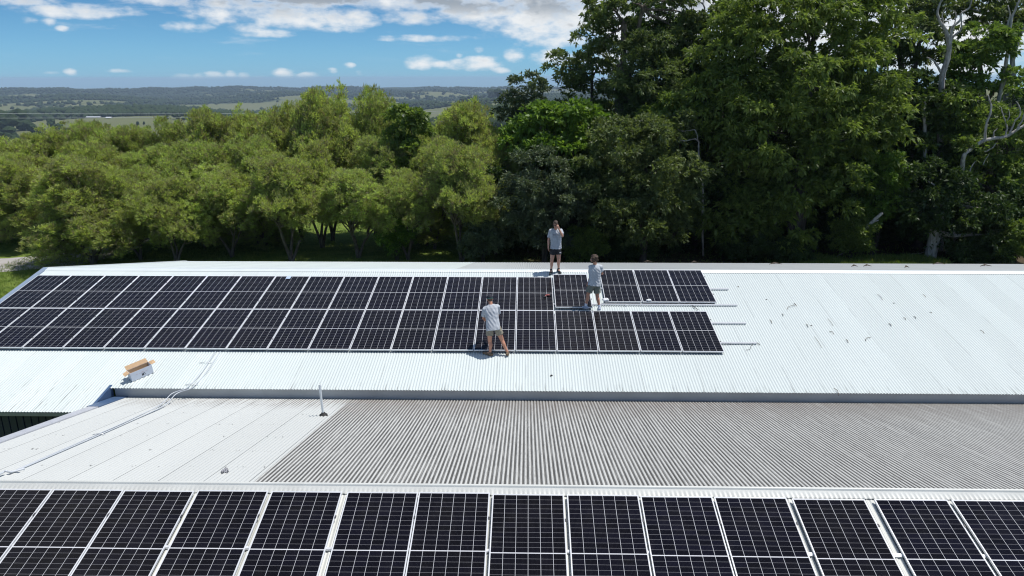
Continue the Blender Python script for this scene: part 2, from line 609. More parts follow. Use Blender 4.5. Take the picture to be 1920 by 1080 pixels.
# ================================================================== THE SETTING
def terrain_height(azd, r):
    """azd bearing in degrees (0 = ahead), r distance"""
    prof_l = np.interp(r, [0, 75, 110, 200, 320, 700, 1000, 1300, 1700, 2500, 3600, 4500, 5800, 7000, 8000, 12000],
                       [-11, -11, -13, -24, -40, -66, -74, -80, -96, -108, -120, -112, -104, -86, -92, -170])
    prof_r = np.interp(r, [0, 75, 110, 200, 320, 700, 1000, 1200, 1450, 1700, 2500, 4500, 6500, 7500, 12000],
                       [-11, -11, -13, -22, -36, -58, -48, -38, -25, -34, -80, -110, -85, -100, -170])
    w = 1.0 / (1.0 + np.exp(-(azd + 5.5) / 1.6))
    w = np.where(np.abs(azd) > 60, 0.5, w)
    h = prof_l * (1 - w) + prof_r * w
    x, y = r * np.sin(np.radians(azd)), r * np.cos(np.radians(azd))
    amp = np.clip((r - 120) / 1500, 0, 1)
    n = (np.sin(x / 420 + 1.3) * np.cos(y / 520 - .4) * 19 + np.sin(x / 210 + y / 310) * 11 + np.cos(x / 130 - y / 190 + 2) * 5.0
         + np.sin(x / 1300 - 1.0) * 10)
    far = np.clip((r - 5800) / 900, 0, 1)
    n = n * (1 - far * .55) + far * (np.sin(azd * .9 + 1) * 5 + np.sin(azd * 2.3) * 3.5)
    return h + n * amp


def wood_cover(x, y, r):
    v = (np.sin(x / 330 + 1.7 * np.sin(y / 520)) + np.sin(y / 210 + 2.1 * np.sin(x / 440 + 1)) + .7 * np.sin((x + y) / 130)
         + .6 * np.sin((x - 1.4 * y) / 95 + 2))
    v = v + np.interp(r, [0, 900, 1500, 2500, 4000, 5600, 6400, 12000], [-.6, -.9, -.7, .0, .3, .7, 2.0, 2.2])
    return v


rs = np.concatenate([[0.0, 20, 50, 75], np.geomspace(90, 12000, 190)])
azs = np.concatenate([np.linspace(-180, -50, 40)[:-1], np.linspace(-50, 50, 420), np.linspace(50, 180, 40)[1:-1]])
AZ, RR = np.meshgrid(azs, rs)
TX, TY = RR * np.sin(np.radians(AZ)), RR * np.cos(np.radians(AZ))
TZ = terrain_height(AZ, RR)
na, nr = len(azs), len(rs)
V = np.stack([TX, TY, TZ], -1).reshape(-1, 3)
idx = np.arange(na * nr).reshape(nr, na)
a_, b_ = idx[:-1], idx[1:]
fc = np.stack([a_, np.roll(a_, -1, 1), np.roll(b_, -1, 1), b_], -1).reshape(-1, 4)
me = np_mesh('ground', V, fc[:, ::-1], True)
cov = wood_cover(TX, TY, RR).reshape(-1)
at_ = me.attributes.new('wood', 'FLOAT', 'POINT')
at_.data.foreach_set('value', cov.astype(np.float32))
m, t, b = new_mat('land')
co = t.coord('Object')
a = t.n.new('ShaderNodeAttribute')
a.attribute_name = 'wood'
dist = t.vmath('LENGTH', co)
nbig = t.noise(co, .012, 6, .6)
wood = t.ramp(t.math('ADD', a.outputs['Fac'], t.math('MULTIPLY_ADD', nbig, 2.4, -1.2)), -.1, .25)
past = t.mix(t.noise(co, .004, 4, .6), (.095, .115, .048), (.155, .155, .082))
nf = t.noise(co, .05, 4, .7)
forest = t.mix(t.ramp(nf, .3, .7), (.012, .024, .014), (.034, .052, .024))
farc = t.mix(wood, past, forest)
gn = t.noise(co, .9, 6, .65)
gm = t.noise(co, .16, 4, .6)
gx, gy, gz = t.xyz(co)
grass = t.mix(t.ramp(gn, .3, .7), (.080, .130, .024), (.165, .215, .045))
litter = t.mix(t.ramp(gn, .35, .65), (.030, .024, .017), (.090, .070, .045))
# under the trees the lawn gives way to leaf litter
under = t.math('MULTIPLY', t.ramp(t.math('ADD', gx, t.math('MULTIPLY', gm, 6.0)), -3, 6),
               t.ramp(t.math('ADD', gy, t.math('MULTIPLY', gm, 6.0)), 38, 42))
near = t.mix(t.math('MULTIPLY', under, t.ramp(gm, .25, .6, .55, 1.0)), grass, litter)
c = t.mix(t.ramp(dist, 70, 180), near, farc)
t.put(b.inputs['Base Color'], c)
b.inputs['Roughness'].default_value = 1.0
b.inputs['Specular IOR Level'].default_value = .1
ground = link('ground', me, m)
tag(ground, kind='structure')

# gravel drive passing behind the long shed on its left
m, t, b = new_mat('drive')
co = t.coord('Object')
gx, gy, gz = t.xyz(co)
nz = t.noise(co, 5.0, 6, .7)
c = t.mix(t.ramp(nz, .2, .8), (.30, .285, .28), (.385, .365, .36))
mid = t.noise(t.vmath('MULTIPLY', co, (.25, 1.2, 1)), 1.0, 4, .6)
c = t.mix(t.ramp(mid, .52, .68, 0, .55), c, (.20, .19, .10))
t.put(b.inputs['Base Color'], c)
b.inputs['Roughness'].default_value = .95
lo_e = [(-95, 32.5), (-60, 37.3), (-40, 39.8), (-31, 41.0), (-27.5, 42.6), (-26.0, 46), (-27, 52), (-32, 66)]
hi_e = [(-95, 35.6), (-60, 40.4), (-40, 43.2), (-33, 44.4), (-30.6, 45.6), (-29.6, 48), (-30.4, 53), (-35, 66)]
mb = MB()
rows = [[mb.bm.verts.new((x, y, GROUND_Z + .02)) for x, y in e] for e in (lo_e, hi_e)]
for i in range(len(lo_e) - 1):
    mb.bm.faces.new((rows[0][i], rows[0][i + 1], rows[1][i + 1], rows[1][i]))
tag(mb.build('road', m), kind='structure')


# ------------------------------------------------------------------ corrugated roofing
AMP = 0.009


def corrugated(name, strips, mat, parent, off, sub=8, thick=.0016):
    """strips: list of (x0, x1, [(y, z), ...]) ; the waves run along x"""
    Vs, Fs, base = [], [], 0
    for x0, x1, prof in strips:
        k0, k1 = int(round(x0 / PITCH_C * sub)), int(round(x1 / PITCH_C * sub))
        xs = np.arange(k0, k1 + 1) * (PITCH_C / sub)
        wz = AMP * np.cos(2 * math.pi * xs / PITCH_C)
        for top in (0, 1):
            rowsv = []
            for (y, z) in prof:
                rowsv.append(np.stack([xs, np.full_like(xs, y), z + wz - top * thick], -1))
            Vs.append(np.concatenate(rowsv))
        n = len(xs)
        kk = len(prof)
        i = np.arange(n - 1)
        for top in (0, 1):
            o = base + top * n * kk
            for r in range(kk - 1):
                q = np.stack([o + r * n + i, o + r * n + i + 1, o + (r + 1) * n + i + 1, o + (r + 1) * n + i], -1)
                Fs.append(q if top == 0 else q[:, ::-1])
        for r in (0, kk - 1):      # the cut ends of the sheets
            e0 = base + 2 * n * kk + (0 if r == 0 else 2 * n)
            Vs.append(np.concatenate([Vs[-2 if r == 0 else -3][r * n:(r + 1) * n], Vs[-1 if r == 0 else -2][r * n:(r + 1) * n]]))
            Fs.append(np.stack([e0 + i, e0 + i + 1, e0 + n + i + 1, e0 + n + i], -1))
        base += 2 * n * kk + 4 * n
    V = np.concatenate(Vs) - np.array(off)
    me = np_mesh(name, V, np.concatenate(Fs), True)
    return link(name, me, mat, parent)


def strip_prof(p0, p1, n):
    return [(p0[0] + (p1[0] - p0[0]) * i / n, p0[1] + (p1[1] - p0[1]) * i / n) for i in range(n + 1)]


# ------------------------------------------------------------------ the long shed at the back
TR = R(11.188)
RY, RZ = 24.10, -6.313                 # ridge of the long shed


def rear_z(y):
    return RZ - (RY - y) * math.tan(TR)


PY0, PZ0 = 18.885, -7.244             # lower edge of the solar rows (top face)
XL, XR = -16.6, 30.0
EAVE, EAVE_L = 17.15, 16.14
XN = -10.79                            # where the eave steps back
FE_Y, FE_Z = 34.2, -8.58               # far eave
SHED0 = (0.0, RY, GROUND_Z)
shed = thing('long_shed', 'long shed with white corrugated roof carrying the people and two rows of solar panels', 'shed', SHED0)
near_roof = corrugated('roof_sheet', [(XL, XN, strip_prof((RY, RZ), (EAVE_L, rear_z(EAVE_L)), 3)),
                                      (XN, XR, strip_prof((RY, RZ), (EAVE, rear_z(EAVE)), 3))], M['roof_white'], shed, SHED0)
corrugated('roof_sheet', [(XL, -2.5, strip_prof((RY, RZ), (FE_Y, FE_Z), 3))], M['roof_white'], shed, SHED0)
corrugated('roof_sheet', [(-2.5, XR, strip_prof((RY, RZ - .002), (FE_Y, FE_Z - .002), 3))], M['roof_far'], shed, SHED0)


def ridge_cap(name, y0, z0, t_near, t_far, w_near, w_far, x0, x1, mat, parent, off, roll=.022, lift=.012):
    """rolled ridge: a bead along the top, flanges with edges cut to the corrugations"""
    sub = 6
    xs = np.arange(int(x0 / PITCH_C * sub), int(x1 / PITCH_C * sub) + 1) * (PITCH_C / sub)
    wob = np.cos(2 * math.pi * xs / PITCH_C)
    prof = []
    cn, sn = math.cos(t_near), math.sin(t_near)
    cf, sf = math.cos(t_far), math.sin(t_far)
    L = lift + AMP
    # turned-down scribed edge, flange, bead, flange
    prof.append((y0 - (w_near + .011 + .010 * wob) * cn, z0 - (w_near + .014) * sn + .45 * L + .004 * wob))
    prof.append((y0 - w_near * cn, z0 - w_near * sn + L + 0 * wob))
    prof.append((y0 - roll * 1.2, z0 - roll * 1.2 * sn + L + 0 * wob))
    for k in range(7):
        a = math.pi * (k / 6.0)
        prof.append((y0 - roll * math.cos(a), z0 + L + roll * math.sin(a) + .002 + 0 * wob))
    prof.append((y0 + roll * 1.2, z0 - roll * 1.2 * sf + L + 0 * wob))
    if w_far > 0:
        prof.append((y0 + w_far * cf, z0 - w_far * sf + L + 0 * wob))
        prof.append((y0 + (w_far + .004) * cf, z0 - w_far * sf + .5 * L - .006 + .009 * wob))
    V = np.concatenate([np.stack([xs, np.full_like(xs, yy), np.broadcast_to(zz, xs.shape)], -1) for yy, zz in prof]) - np.array(off)
    n = len(xs)
    i = np.arange(n - 1)
    F = np.concatenate([np.stack([r * n + i, r * n + i + 1, (r + 1) * n + i + 1, (r + 1) * n + i], -1) for r in range(len(prof) - 1)])
    return link(name, np_mesh(name, V, F[:, ::-1], False), mat, parent)


ridge_cap('ridge_cap', RY, RZ, TR, math.atan((RZ - FE_Z) / (FE_Y - RY)), .20, .20, XL - .05, XR, M['ridge_rear'], shed, SHED0, roll=.012)

# fascia below the stepped-back eave, gutter below the low eave on the left, blue trims
mb = MB()
mb.box((XN + .10, EAVE + .10, rear_z(EAVE) - .40), (XR, EAVE + .13, rear_z(EAVE) - .025))
mb.box((XN + .10, EAVE + .085, rear_z(EAVE) - .075), (XR, EAVE + .10, rear_z(EAVE) - .03))
mb.build('fascia', M['fascia'], shed, SHED0)
mb = MB()
zl = rear_z(EAVE_L)
mb.box((XL, EAVE_L + .02, zl - .13), (XN + .02, EAVE_L + .14, zl - .02), bevel=.012)
mb.build('gutter', M['gutter'], shed, SHED0)
mb = MB()
for x in np.arange(XL + .15, XN - .02, .19):
    mb.box((x, EAVE_L + .33, GROUND_Z), (x + .176, EAVE_L + .38, zl - .13), bevel=.01)
mb.box((XL + .15, EAVE_L + .38, GROUND_Z), (XN - .02, EAVE_L + .45, zl - .10))
mb.build('wall', M['navy_wall'], shed, SHED0)
mb = MB()
mb.box((XN - .12, EAVE + .45, GROUND_Z), (XR - .4, EAVE + .55, rear_z(EAVE) - .41))
mb.box((XL + .15, EAVE_L + .46, GROUND_Z), (XL + .25, FE_Y - .5, -8.72))
mb.box((XL + .26, FE_Y - .6, GROUND_Z), (XR - .4, FE_Y - .5, FE_Z - .09))
mb.box((XR - .5, EAVE + .56, GROUND_Z), (XR - .4, FE_Y - .61, -8.72))
mb.build('wall', M['navy_wall'], shed, SHED0)


def sloping_board(mb, x0, x1, ya, yb, zf, up, down):
    P = [(x0, ya, zf(ya) - down), (x1, ya, zf(ya) - down), (x1, ya, zf(ya) + up), (x0, ya, zf(ya) + up),
         (x0, yb, zf(yb) - down), (x1, yb, zf(yb) - down), (x1, yb, zf(yb) + up), (x0, yb, zf(yb) + up)]
    mb.hexa(P)


mb = MB()      # gable trim on the left end, both slopes
sloping_board(mb, XL - .13, XL + .035, EAVE_L, RY, rear_z, .034, .16)
mb.build('barge_board', simple('gable_trim_blue', (.22, .28, .37), .4, var=.06), shed, SHED0)
mb = MB()
sloping_board(mb, XL - .13, XL + .035, RY, FE_Y, lambda y: RZ - (y - RY) * (RZ - FE_Z) / (FE_Y - RY), .034, .16)
mb.build('barge_board', M['roof_white'], shed, SHED0)
mb = MB()      # trim where the eave steps back
sloping_board(mb, XN - .01, XN + .055, EAVE_L, EAVE + .10, rear_z, .03, .30)
mb.build('barge_board', M['blue_trim'], shed, SHED0)

# ------------------------------------------------------------------ the shed in front
FYR, FZR = 10.49, -6.40                # ridge of the front shed
TM, TF = R(13.18), R(14.81)
XFL, XFR = -10.42, 21.0
FSH0 = (0.0, FYR, GROUND_Z)
V_Y = EAVE + .085
front = thing('front_shed', 'front shed with a weathered corrugated roof, cream coated at left, carrying the nearest panels', 'shed', FSH0)


def mid_z(y):
    return FZR - (y - FYR) * math.tan(TM)


def fro_z(y):
    return FZR - (FYR - y) * math.tan(TF)


XB = round(-4.53 / PITCH_C) * PITCH_C
corrugated('painted_roof_sheet', [(XFL, XB, strip_prof((FYR + .04, mid_z(FYR + .04)), (V_Y, mid_z(V_Y)), 4))], M['roof_painted'], front, FSH0)
corrugated('weathered_roof_sheet', [(XB, XFR, strip_prof((FYR + .04, mid_z(FYR + .04) - .003), (V_Y, mid_z(V_Y) - .003), 4))], M['roof_old'], front, FSH0)
corrugated('front_roof_sheet', [(XFL, XFR, strip_prof((FYR - .01, fro_z(FYR - .01)), (4.6, fro_z(4.6)), 3))], M['ridge'], front, FSH0)
ridge_cap('ridge_cap', FYR - .02, FZR, TF, TM, .170, 0.0, XFL, XFR, M['ridge'], front, FSH0, roll=.030, lift=.016)
mb = MB()
sloping_board(mb, XFL - .22, XFL + .03, FYR, 16.0, mid_z, .030, .16)
mb.build('barge_cap', M['pale_blue'], front, FSH0)
mb = MB()
sloping_board(mb, XFL - .26, XFL + .05, 16.0, V_Y + .01, mid_z, .034, .22)
mb.build('barge_cap', M['blue_trim'], front, FSH0)
mb = MB()
sloping_board(mb, XFL - .16, XFL + .03, 4.6, FYR, fro_z, .03, .16)
mb.build('barge_cap', M['pale_blue'], front, FSH0)
mb = MB()
P = [(XFL - .1, 5.0, GROUND_Z), (XFL, 5.0, GROUND_Z), (XFL, 16.7, GROUND_Z), (XFL - .1, 16.7, GROUND_Z)]
for (ya, yb, zf) in ((5.0, FYR, fro_z), (FYR, 16.9, mid_z)):
    mb.hexa([(XFL - .1, ya, GROUND_Z), (XFL, ya, GROUND_Z), (XFL, ya, zf(ya) - .05), (XFL - .1, ya, zf(ya) - .05),
             (XFL - .1, yb, GROUND_Z), (XFL, yb, GROUND_Z), (XFL, yb, zf(yb) - .05), (XFL - .1, yb, zf(yb) - .05)])
mb.box((XFL + .01, 5.0, GROUND_Z), (XFR, 5.1, fro_z(5.0) - .06))
mb.build('wall', M['navy_wall'], front, FSH0)

# ------------------------------------------------------------------ solar panels
PW, PL = 1.134, 2.278
FR_H = .035


def make_panel():
    root = thing('solar_panel', 'solar panel', 'solar panel')
    mb = MB()
    w, l, k = PW / 2, PL / 2, .013
    mb.box((-w, -l, -FR_H), (-w + k, l, 0), bevel=.0015)
    mb.box((w - k, -l, -FR_H), (w, l, 0), bevel=.0015)
    mb.box((-w + k, -l, -FR_H), (w - k, -l + k, 0), bevel=.0015)
    mb.box((-w + k, l - k, -FR_H), (w - k, l, 0), bevel=.0015)
    mb.build('frame', M['frame'], root)
    mb = MB()
    mb.box((-w + k, -l + k, -.012), (w - k, l - k, -.003))
    mb.build('cell_sheet', M['cells'], root)
    for s in (-.27, .27):
        mb = MB()
        mb.box((w - .004, s * PL - .028, -.004), (w + .022, s * PL + .028, .006), bevel=.001)
        mb.build('clamp', M['dark_clamp'] if s < 0 else M['dark_clamp'], root)
    return root


ORD = ['first', 'second', 'third', 'fourth', 'fifth', 'sixth', 'seventh', 'eighth', 'ninth', 'tenth', 'eleventh', 'twelfth',
       'thirteenth', 'fourteenth', 'fifteenth', 'sixteenth', 'seventeenth', 'eighteenth', 'nineteenth', 'twentieth',
       'twenty-first', 'twenty-second', 'twenty-third', 'twenty-fourth', 'twenty-fifth']
CT, ST = math.cos(TR), math.sin(TR)
X0, STEP = -16.455 + .01, 1.154
PITL = 2.289


def rear_pt(x, v, lift=0.0):
    """v metres up the slope from the lower edge of the rows, on the plane of the panel faces"""
    return (x, PY0 + v * CT - lift * ST, PZ0 + v * ST + lift * CT)


panel0 = make_panel()
used = False


def place_panel(loc, rot, label, group):
    global used
    if not used:
        used = True
        panel0.location, panel0.rotation_euler = loc, rot
        panel0['label'], panel0['group'] = label, group
        return panel0
    return dup(panel0, loc, rot, None, label, group)


def jit(s):
    return random.uniform(-s, s)


for k in range(19):
    c = rear_pt(X0 + k * STEP + PW / 2, PL / 2)
    lab = 'solar panel in the lower row on the far roof, %s from its left end' % ORD[k]
    if k == 18:
        lab = 'solar panel ending the lower row on the far roof at its right'
    if k == 12:
        lab = 'solar panel in the lower row partly hidden by the man in the dark cap'
    place_panel(c, (TR + jit(.002), jit(.002), 0), lab, 'solar panels on the far roof')
for k in range(15):
    c = rear_pt(X0 + k * STEP + PW / 2, PITL + PL / 2)
    lab = 'solar panel in the upper row on the far roof, %s from its left end' % ORD[k]
    if k == 7:
        lab = 'solar panel with a pale sticker at its top edge in the upper row'
    if k == 14:
        lab = 'solar panel in the upper row with a cordless drill lying on it'
    place_panel(c, (TR + jit(.002), jit(.002), 0), lab, 'solar panels on the far roof')
place_panel(rear_pt(.892 + PW / 2, 2.49 + PL / 2 - .015, .012), (TR, 0, R(.4)),
            'solar panel set a little higher than its row, below the man in black shorts', 'solar panels on the far roof')
for k, (x, lab) in enumerate(((2.46, 'loose solar panel just right of the standing curly haired man'),
                              (3.625, 'middle one of the three solar panels beyond the gap in the upper row'),
                              (4.77, 'solar panel at the far right end of the upper row'))):
    place_panel(rear_pt(x + PW / 2, 2.865 + PL / 2, .0), (TR, 0, R(-.1 + .2 * k)), lab, 'solar panels on the far roof')

# front row: sizes of the gaps as in the photograph
FPX = [(-7.62 - 1.16, 10.26), (-7.62, 10.262), (-6.47, 10.255), (-5.27, 10.272), (-4.075, 10.268), (-2.85, 10.268), (-1.702, 10.275), (-.525, 10.252),
       (.66, 10.255), (1.825, 10.238), (2.985, 10.234), (4.208, 10.215), (5.497, 10.222), (6.70, 10.222), (7.86, 10.22)]
FY0, FZ0 = 10.251, -6.379
CF, SF = math.cos(TF), math.sin(TF)
FLAB = {1: 'first whole solar panel from the left in the front row', 14: 'cropped solar panel at the right edge of the front row',
        0: 'cropped solar panel at the left edge of the front row'}
n = 0
for k, (x, y) in enumerate(FPX):
    if k in (14,):
        continue
    dv = (10.251 - y) / CF
    v = PL / 2 + dv
    c = (x + PW / 2, FY0 - v * CF, FZ0 - v * SF)
    lab = FLAB.get(k, 'large near solar panel in the front row, %s from the left edge' % ORD[k])
    if k == 13:
        lab = 'cropped solar panel at the right edge of the front row'
    place_panel(c, (TF, 0, jit(.003)), lab, 'solar panels in the front row')


# mounting rails
def rail(v, x0, x1, label, far=True):
    mb = MB()
    if far:
        p = rear_pt(x0, v, -FR_H - .002)
        L = x1 - x0
        mb.box((0, -.02, -.04), (L, .02, 0), bevel=.003)
        mb.box((0, -.028, -.034), (L, -.02, -.012))
        for x in np.arange(.3, L, 1.2):
            mb.box((x - .02, -.045, -.085), (x + .02, -.028, -.006))
            mb.box((x - .02, -.10, -.078), (x + .02, -.045, -.068))
        o = mb.build('mounting_rail', M['alu'])
        o.location = p
        o.rotation_euler = (TR, 0, 0)
    else:
        mb.box((0, -.02, -.04), (x1 - x0, .02, 0), bevel=.003)
        mb.box((0, -.03, -.034), (x1 - x0, -.02, -.010))
        o = mb.build('mounting_rail', M['alu'])
        o.location = (x0, FY0 - v * CF + .037 * SF, FZ0 - v * SF - .037 * CF)
        o.rotation_euler = (TF, 0, 0)
    tag(o, label, 'rail', 'rails under the solar panels')
    return o


rail(.545, -16.4, 6.50, 'aluminium rail sticking out lowest at the right of the panels, with a loose cable')
rail(1.66, -16.4, 6.50, 'aluminium rail sticking out of the right end of the lower panel row, second lowest')
rail(2.78, -16.4, 6.53, 'aluminium rail lying bare along the bottom of the three loose panels')
rail(3.86, -16.4, 6.52, 'short aluminium rail end sticking out uppermost at the right of the panels')
rail(1.06, -9.2, 9.0, 'aluminium rail glimpsed in the gaps of the front panel row', False)

# ------------------------------------------------------------------ things lying on the roofs
NR = np.array([0, -ST, CT])
P_ROOF = np.array([0, RY, RZ])


def roof_hit(px, py, lift=0.0):
    return on_plane(px, py, P_ROOF, NR) + NR * (lift + AMP)


PAN_P = np.array([0, PY0, PZ0])


def pan_hit(px, py, lift=0.0):
    return on_plane(px, py, PAN_P, NR) + NR * lift


NM = np.array([0, math.sin(TM), math.cos(TM)])
P_MID = np.array([0, FYR, FZR])


def mid_hit(px, py, lift=0.0):
    return on_plane(px, py, P_MID, NM) + NM * (lift + AMP)


# open cardboard box
BL, BR = roof_hit(248.5, 716.5), roof_hit(288.5, 699.5)
bx = Vector(BR - BL)
blen = bx.length
bx.normalize()
bn = Vector(NR)
by = bn.cross(bx).normalized()
Bm = Matrix((bx, by, bn)).transposed().to_4x4()
bq = Bm.to_quaternion()
boxt = thing('cardboard_box', 'open white cardboard box with brown flaps on the roof below the panels', 'box', Vector(BL), bq.to_euler())
bw, bh, bt = .22, .255, .006
mb = MB()
mb.box((0, 0, 0), (blen, bt, bh))
mb.box((0, bw - bt, 0), (blen, bw, bh))
mb.box((0, bt, 0), (bt, bw - bt, bh))
mb.box((blen - bt, bt, 0), (blen, bw - bt, bh))
mb.box((bt, bt, .002), (blen - bt, bw - bt, .008))
mb.build('carton', M['card_white'], boxt)
mb = MB()      # inner lining shows brown card
e = .0035
mb.box((bt + .0005, bt + .0005, .01), (blen - bt - .0005, bt + e, bh - .002))
mb.box((bt + .0005, bw - bt - e, .01), (blen - bt - .0005, bw - bt - .0005, bh - .002))
mb.build('lining', M['kraft'], boxt)


def flap(p, q, r, s):
    mb = MB()
    n_ = (Vector(q) - Vector(p)).cross(Vector(s) - Vector(p)).normalized() * .005
    P = [Vector(v) for v in (p, q, r, s)]
    mb.hexa([*P, *[v + n_ for v in P]])
    mb.build('flap', M['kraft'], boxt)


flap((0, bw, bh), (blen, bw, bh), (blen - .01, bw + .085, bh + .085), (.0, bw + .085, bh + .085))
flap((0, .02, bh), (0, bw - .02, bh), (-.13, bw - .06, bh - .02), (-.13, .03, bh - .05))
flap((blen, bw - .02, bh), (blen, .02, bh), (blen + .13, .04, bh + .0), (blen + .13, bw - .05, bh + .03))
mb = MB()      # printed mark: a dark blot with strokes, unreadable lines of pink print
def blot(x, z, w, h):
    mb.quad([(x - w, -.002, z - h), (x + w, -.002, z - h * .6), (x + w * .7, -.002, z + h), (x - w * .8, -.002, z + h * .8)])
blot(.30, .085, .032, .030)
blot(.335, .12, .020, .012)
blot(.28, .125, .010, .008)
blot(.36, .075, .010, .012)
for x in (.02, .13, .24, .33, .41, .52):
    blot(x + .01, .006, .022, .006)
mb.build('printed_mark', M['print_dark'], boxt)
mb = MB()
for (x, w) in ((.15, .035), (.23, .025), (.30, .03), (.40, .05)):
    blot(x, .155, w, .006)
blot(.31, .172, .04, .006)
mb.build('printed_line', M['print_red'], boxt)

# vent pipe
vb = mid_hit(606.5, 779)
vent = thing('vent_pipe', 'thin pale vent pipe standing up from the front shed roof in a black boot', 'vent pipe', Vector(vb))
mb = MB()
mb.tube([(0, 0, -.1), (-.02, -.005, .42), (-.03, -.01, .775)], .0265, 12, False)
mb.tube([(-.03, -.01, .775), (-.03, -.01, .774), (-.03, -.01, .70)], [.0265, .020, .020], 12, False)
mb.build('pipe', M['pvc'], vent)
mb = MB()
mb.tube([(0, 0, -.02), (0, 0, .012), (0, 0, .03), (0, 0, .065), (0, 0, .075)], [.10, .095, .058, .045, .031], 12)
mb.build('boot', M['rubber'], vent)

# a knot of crumpled grey plastic by the ridge
wb = mid_hit(422, 886)
mb = MB()
ico = bmesh.ops.create_icosphere(mb.bm, subdivisions=3, radius=.055)
for v in mb.bm.verts:
    k = 1 + .30 * math.sin(v.co.x * 150) * math.sin(v.co.y * 130 + 1) + random.uniform(-.12, .12)
    v.co = Vector((v.co.x * k, v.co.y * k, max(-.02, v.co.z * k * .8)))
wad = mb.build('crumpled_ball', simple('crumpled_grey', (.30, .30, .32), .6, var=.9, scale=45))
wad.location = Vector(wb) + Vector((0, 0, .02))
tag(wad, 'crumpled dark grey ball lying near the front roof ridge', 'crumpled ball')


# twin conduits from the back panels over the valley to the front ridge
def smooth_path(P, n=8):
    P = [Vector(tuple(p)) for p in P]
    out = []
    for i in range(len(P) - 1):
        p0, p1, p2, p3 = P[max(i - 1, 0)], P[i], P[i + 1], P[min(i + 2, len(P) - 1)]
        for k in range(n):
            t_ = k / n
            out.append(.5 * ((2 * p1) + (-p0 + p2) * t_ + (2 * p0 - 5 * p1 + 4 * p2 - p3) * t_ ** 2 + (-p0 + 3 * p1 - 3 * p2 + p3) * t_ ** 3))
    out.append(P[-1])
    return out


def conduit(off, label, elbow):
    pts = [roof_hit(414 + off, 645, .009), roof_hit(398 + off, 670, .009), roof_hit(378 + off, 700, .009), roof_hit(358 + off, 722, .009)]
    e1 = roof_hit(347 + off, 733, .05)
    pts.append(e1)
    a1 = mid_hit(322 + off, 751.5, .17)
    pts.append(a1)
    pts += [mid_hit(300 + off * .9, 763.0 + abs(off) * .1, .04), mid_hit(245 + off * .8, 788, .009), mid_hit(179 + off * .7, 817.5, .009), mid_hit(100 + off * .5, 852.5, .009),
            mid_hit(40 + off * .4, 879, .009), mid_hit(19 + off * .2, 889, .009)]
    mb = MB()
    mb.tube(smooth_path(pts, 6), .0115, 8)
    o = mb.build('conduit', M['conduit'])
    return tag(o, label, 'conduit', 'conduits crossing the valley between the two roofs')


conduit(0, 'pale conduit running down the left roofs, left one of the close pair', False)
conduit(9, 'pale conduit running down the left roofs, right one of the close pair', True)
mb = MB()
e0 = mid_hit(21, 889, .03)
e1 = mid_hit(6, 892, .05)
pe = [e0 + np.array([.12, .16, -.03]), e0, (e0 + e1) / 2 + np.array([0, -.02, .03]), e1, np.array([e1[0] - .03, FYR - .16, FZR + .03]),
      np.array([e1[0] - .03, FYR - .7, fro_z(FYR - .7) + .04]), np.array([e1[0] - .03, FYR - 1.4, fro_z(FYR - 1.4) + .04])]
mb.tube(smooth_path(pe, 6), .017, 8)
tag(mb.build('conduit_elbow', M['conduit']), 'pale elbow pipe bending over the front ridge at the left edge', 'pipe')
# saddle clips
for (px, py, f, lab) in ((384, 681, roof_hit, 'bracket strapping the conduits to the far roof near the panels'),
                         (358, 722, roof_hit, 'bracket strapping the conduits just above the far eave'),
                         (184, 816, mid_hit, 'bracket strapping the conduits midway down the cream roof')):
    c0, c1 = f(px - 10, py + .5, .008), f(px + 14, py + .5, .008)
    mb = MB()
    mb.tube([c0, (c0 + c1) / 2 + np.array([0, 0, .03]), c1], .008, 6)
    tag(mb.build('conduit_clip', M['alu']), lab, 'bracket', 'brackets on the conduits')


# loose cables, twigs and leaves
def wire_on(name, pts, rad, mat, label, cat, group=None, hit=roof_hit, lift=.006, n=5):
    P = [hit(x, y, lift + (l if l else 0)) for x, y, l in pts]
    mb = MB()
    mb.tube(smooth_path(P, n), rad, 6)
    o = mb.build(name, mat)
    return tag(o, label, cat, group)


wire_on('loose_cable', [(1352, 648, .03), (1378, 646, 0), (1400, 645, 0), (1418, 644, .02), (1425, 648, .0), (1416, 645, .03), (1408, 650, .0), (1406, 656, .01), (1398, 657, 0)],
        .005, M['cable'], 'thin dark cable looping from the lowest rail end', 'cable')
wire_on('loose_cable', [(1290, 572, .05), (1298, 575, .02), (1304, 580, .03), (1309, 583, .03)], .010, M['cable'],
        'short black cable hanging between the upper and lower panel rows', 'cable')
wire_on('bent_twig', [(1476, 581, .01), (1478, 577, .02), (1486, 575, .03), (1492, 573, .02), (1488, 571, .03), (1494, 575, .01)], .006, M['twig'],
        'forked bent twig lying on the white roof right of the rail ends', 'twig', 'fallen twigs on the roof')
wire_on('bent_twig', [(1623, 640, .0), (1624, 636, .02), (1632, 634.5, .02)], .007, M['twig'],
        'hook shaped twig lying alone in the middle of the bare white roof', 'twig', 'fallen twigs on the roof')
wire_on('bent_twig', [(1555, 622, .0), (1560, 624, .02), (1563, 628, .01)], .007, M['twig'],
        'small curved twig on the bare roof left of the hook shaped one', 'twig', 'fallen twigs on the roof')
TW = [(1466, 589, 1468, 593), (1443, 600, 1447, 607), (1511, 608, 1515, 614), (1586, 637, 1590, 643), (1666, 607, 1671, 612),
      (1713, 594, 1717, 598), (1730, 553, 1735, 558), (1743, 586, 1747, 588), (1838, 620, 1845, 626), (1694, 596, 1698, 600),
      (1527, 632, 1540, 653), (1552, 598, 1562, 612), (1645, 552, 1655, 563)]
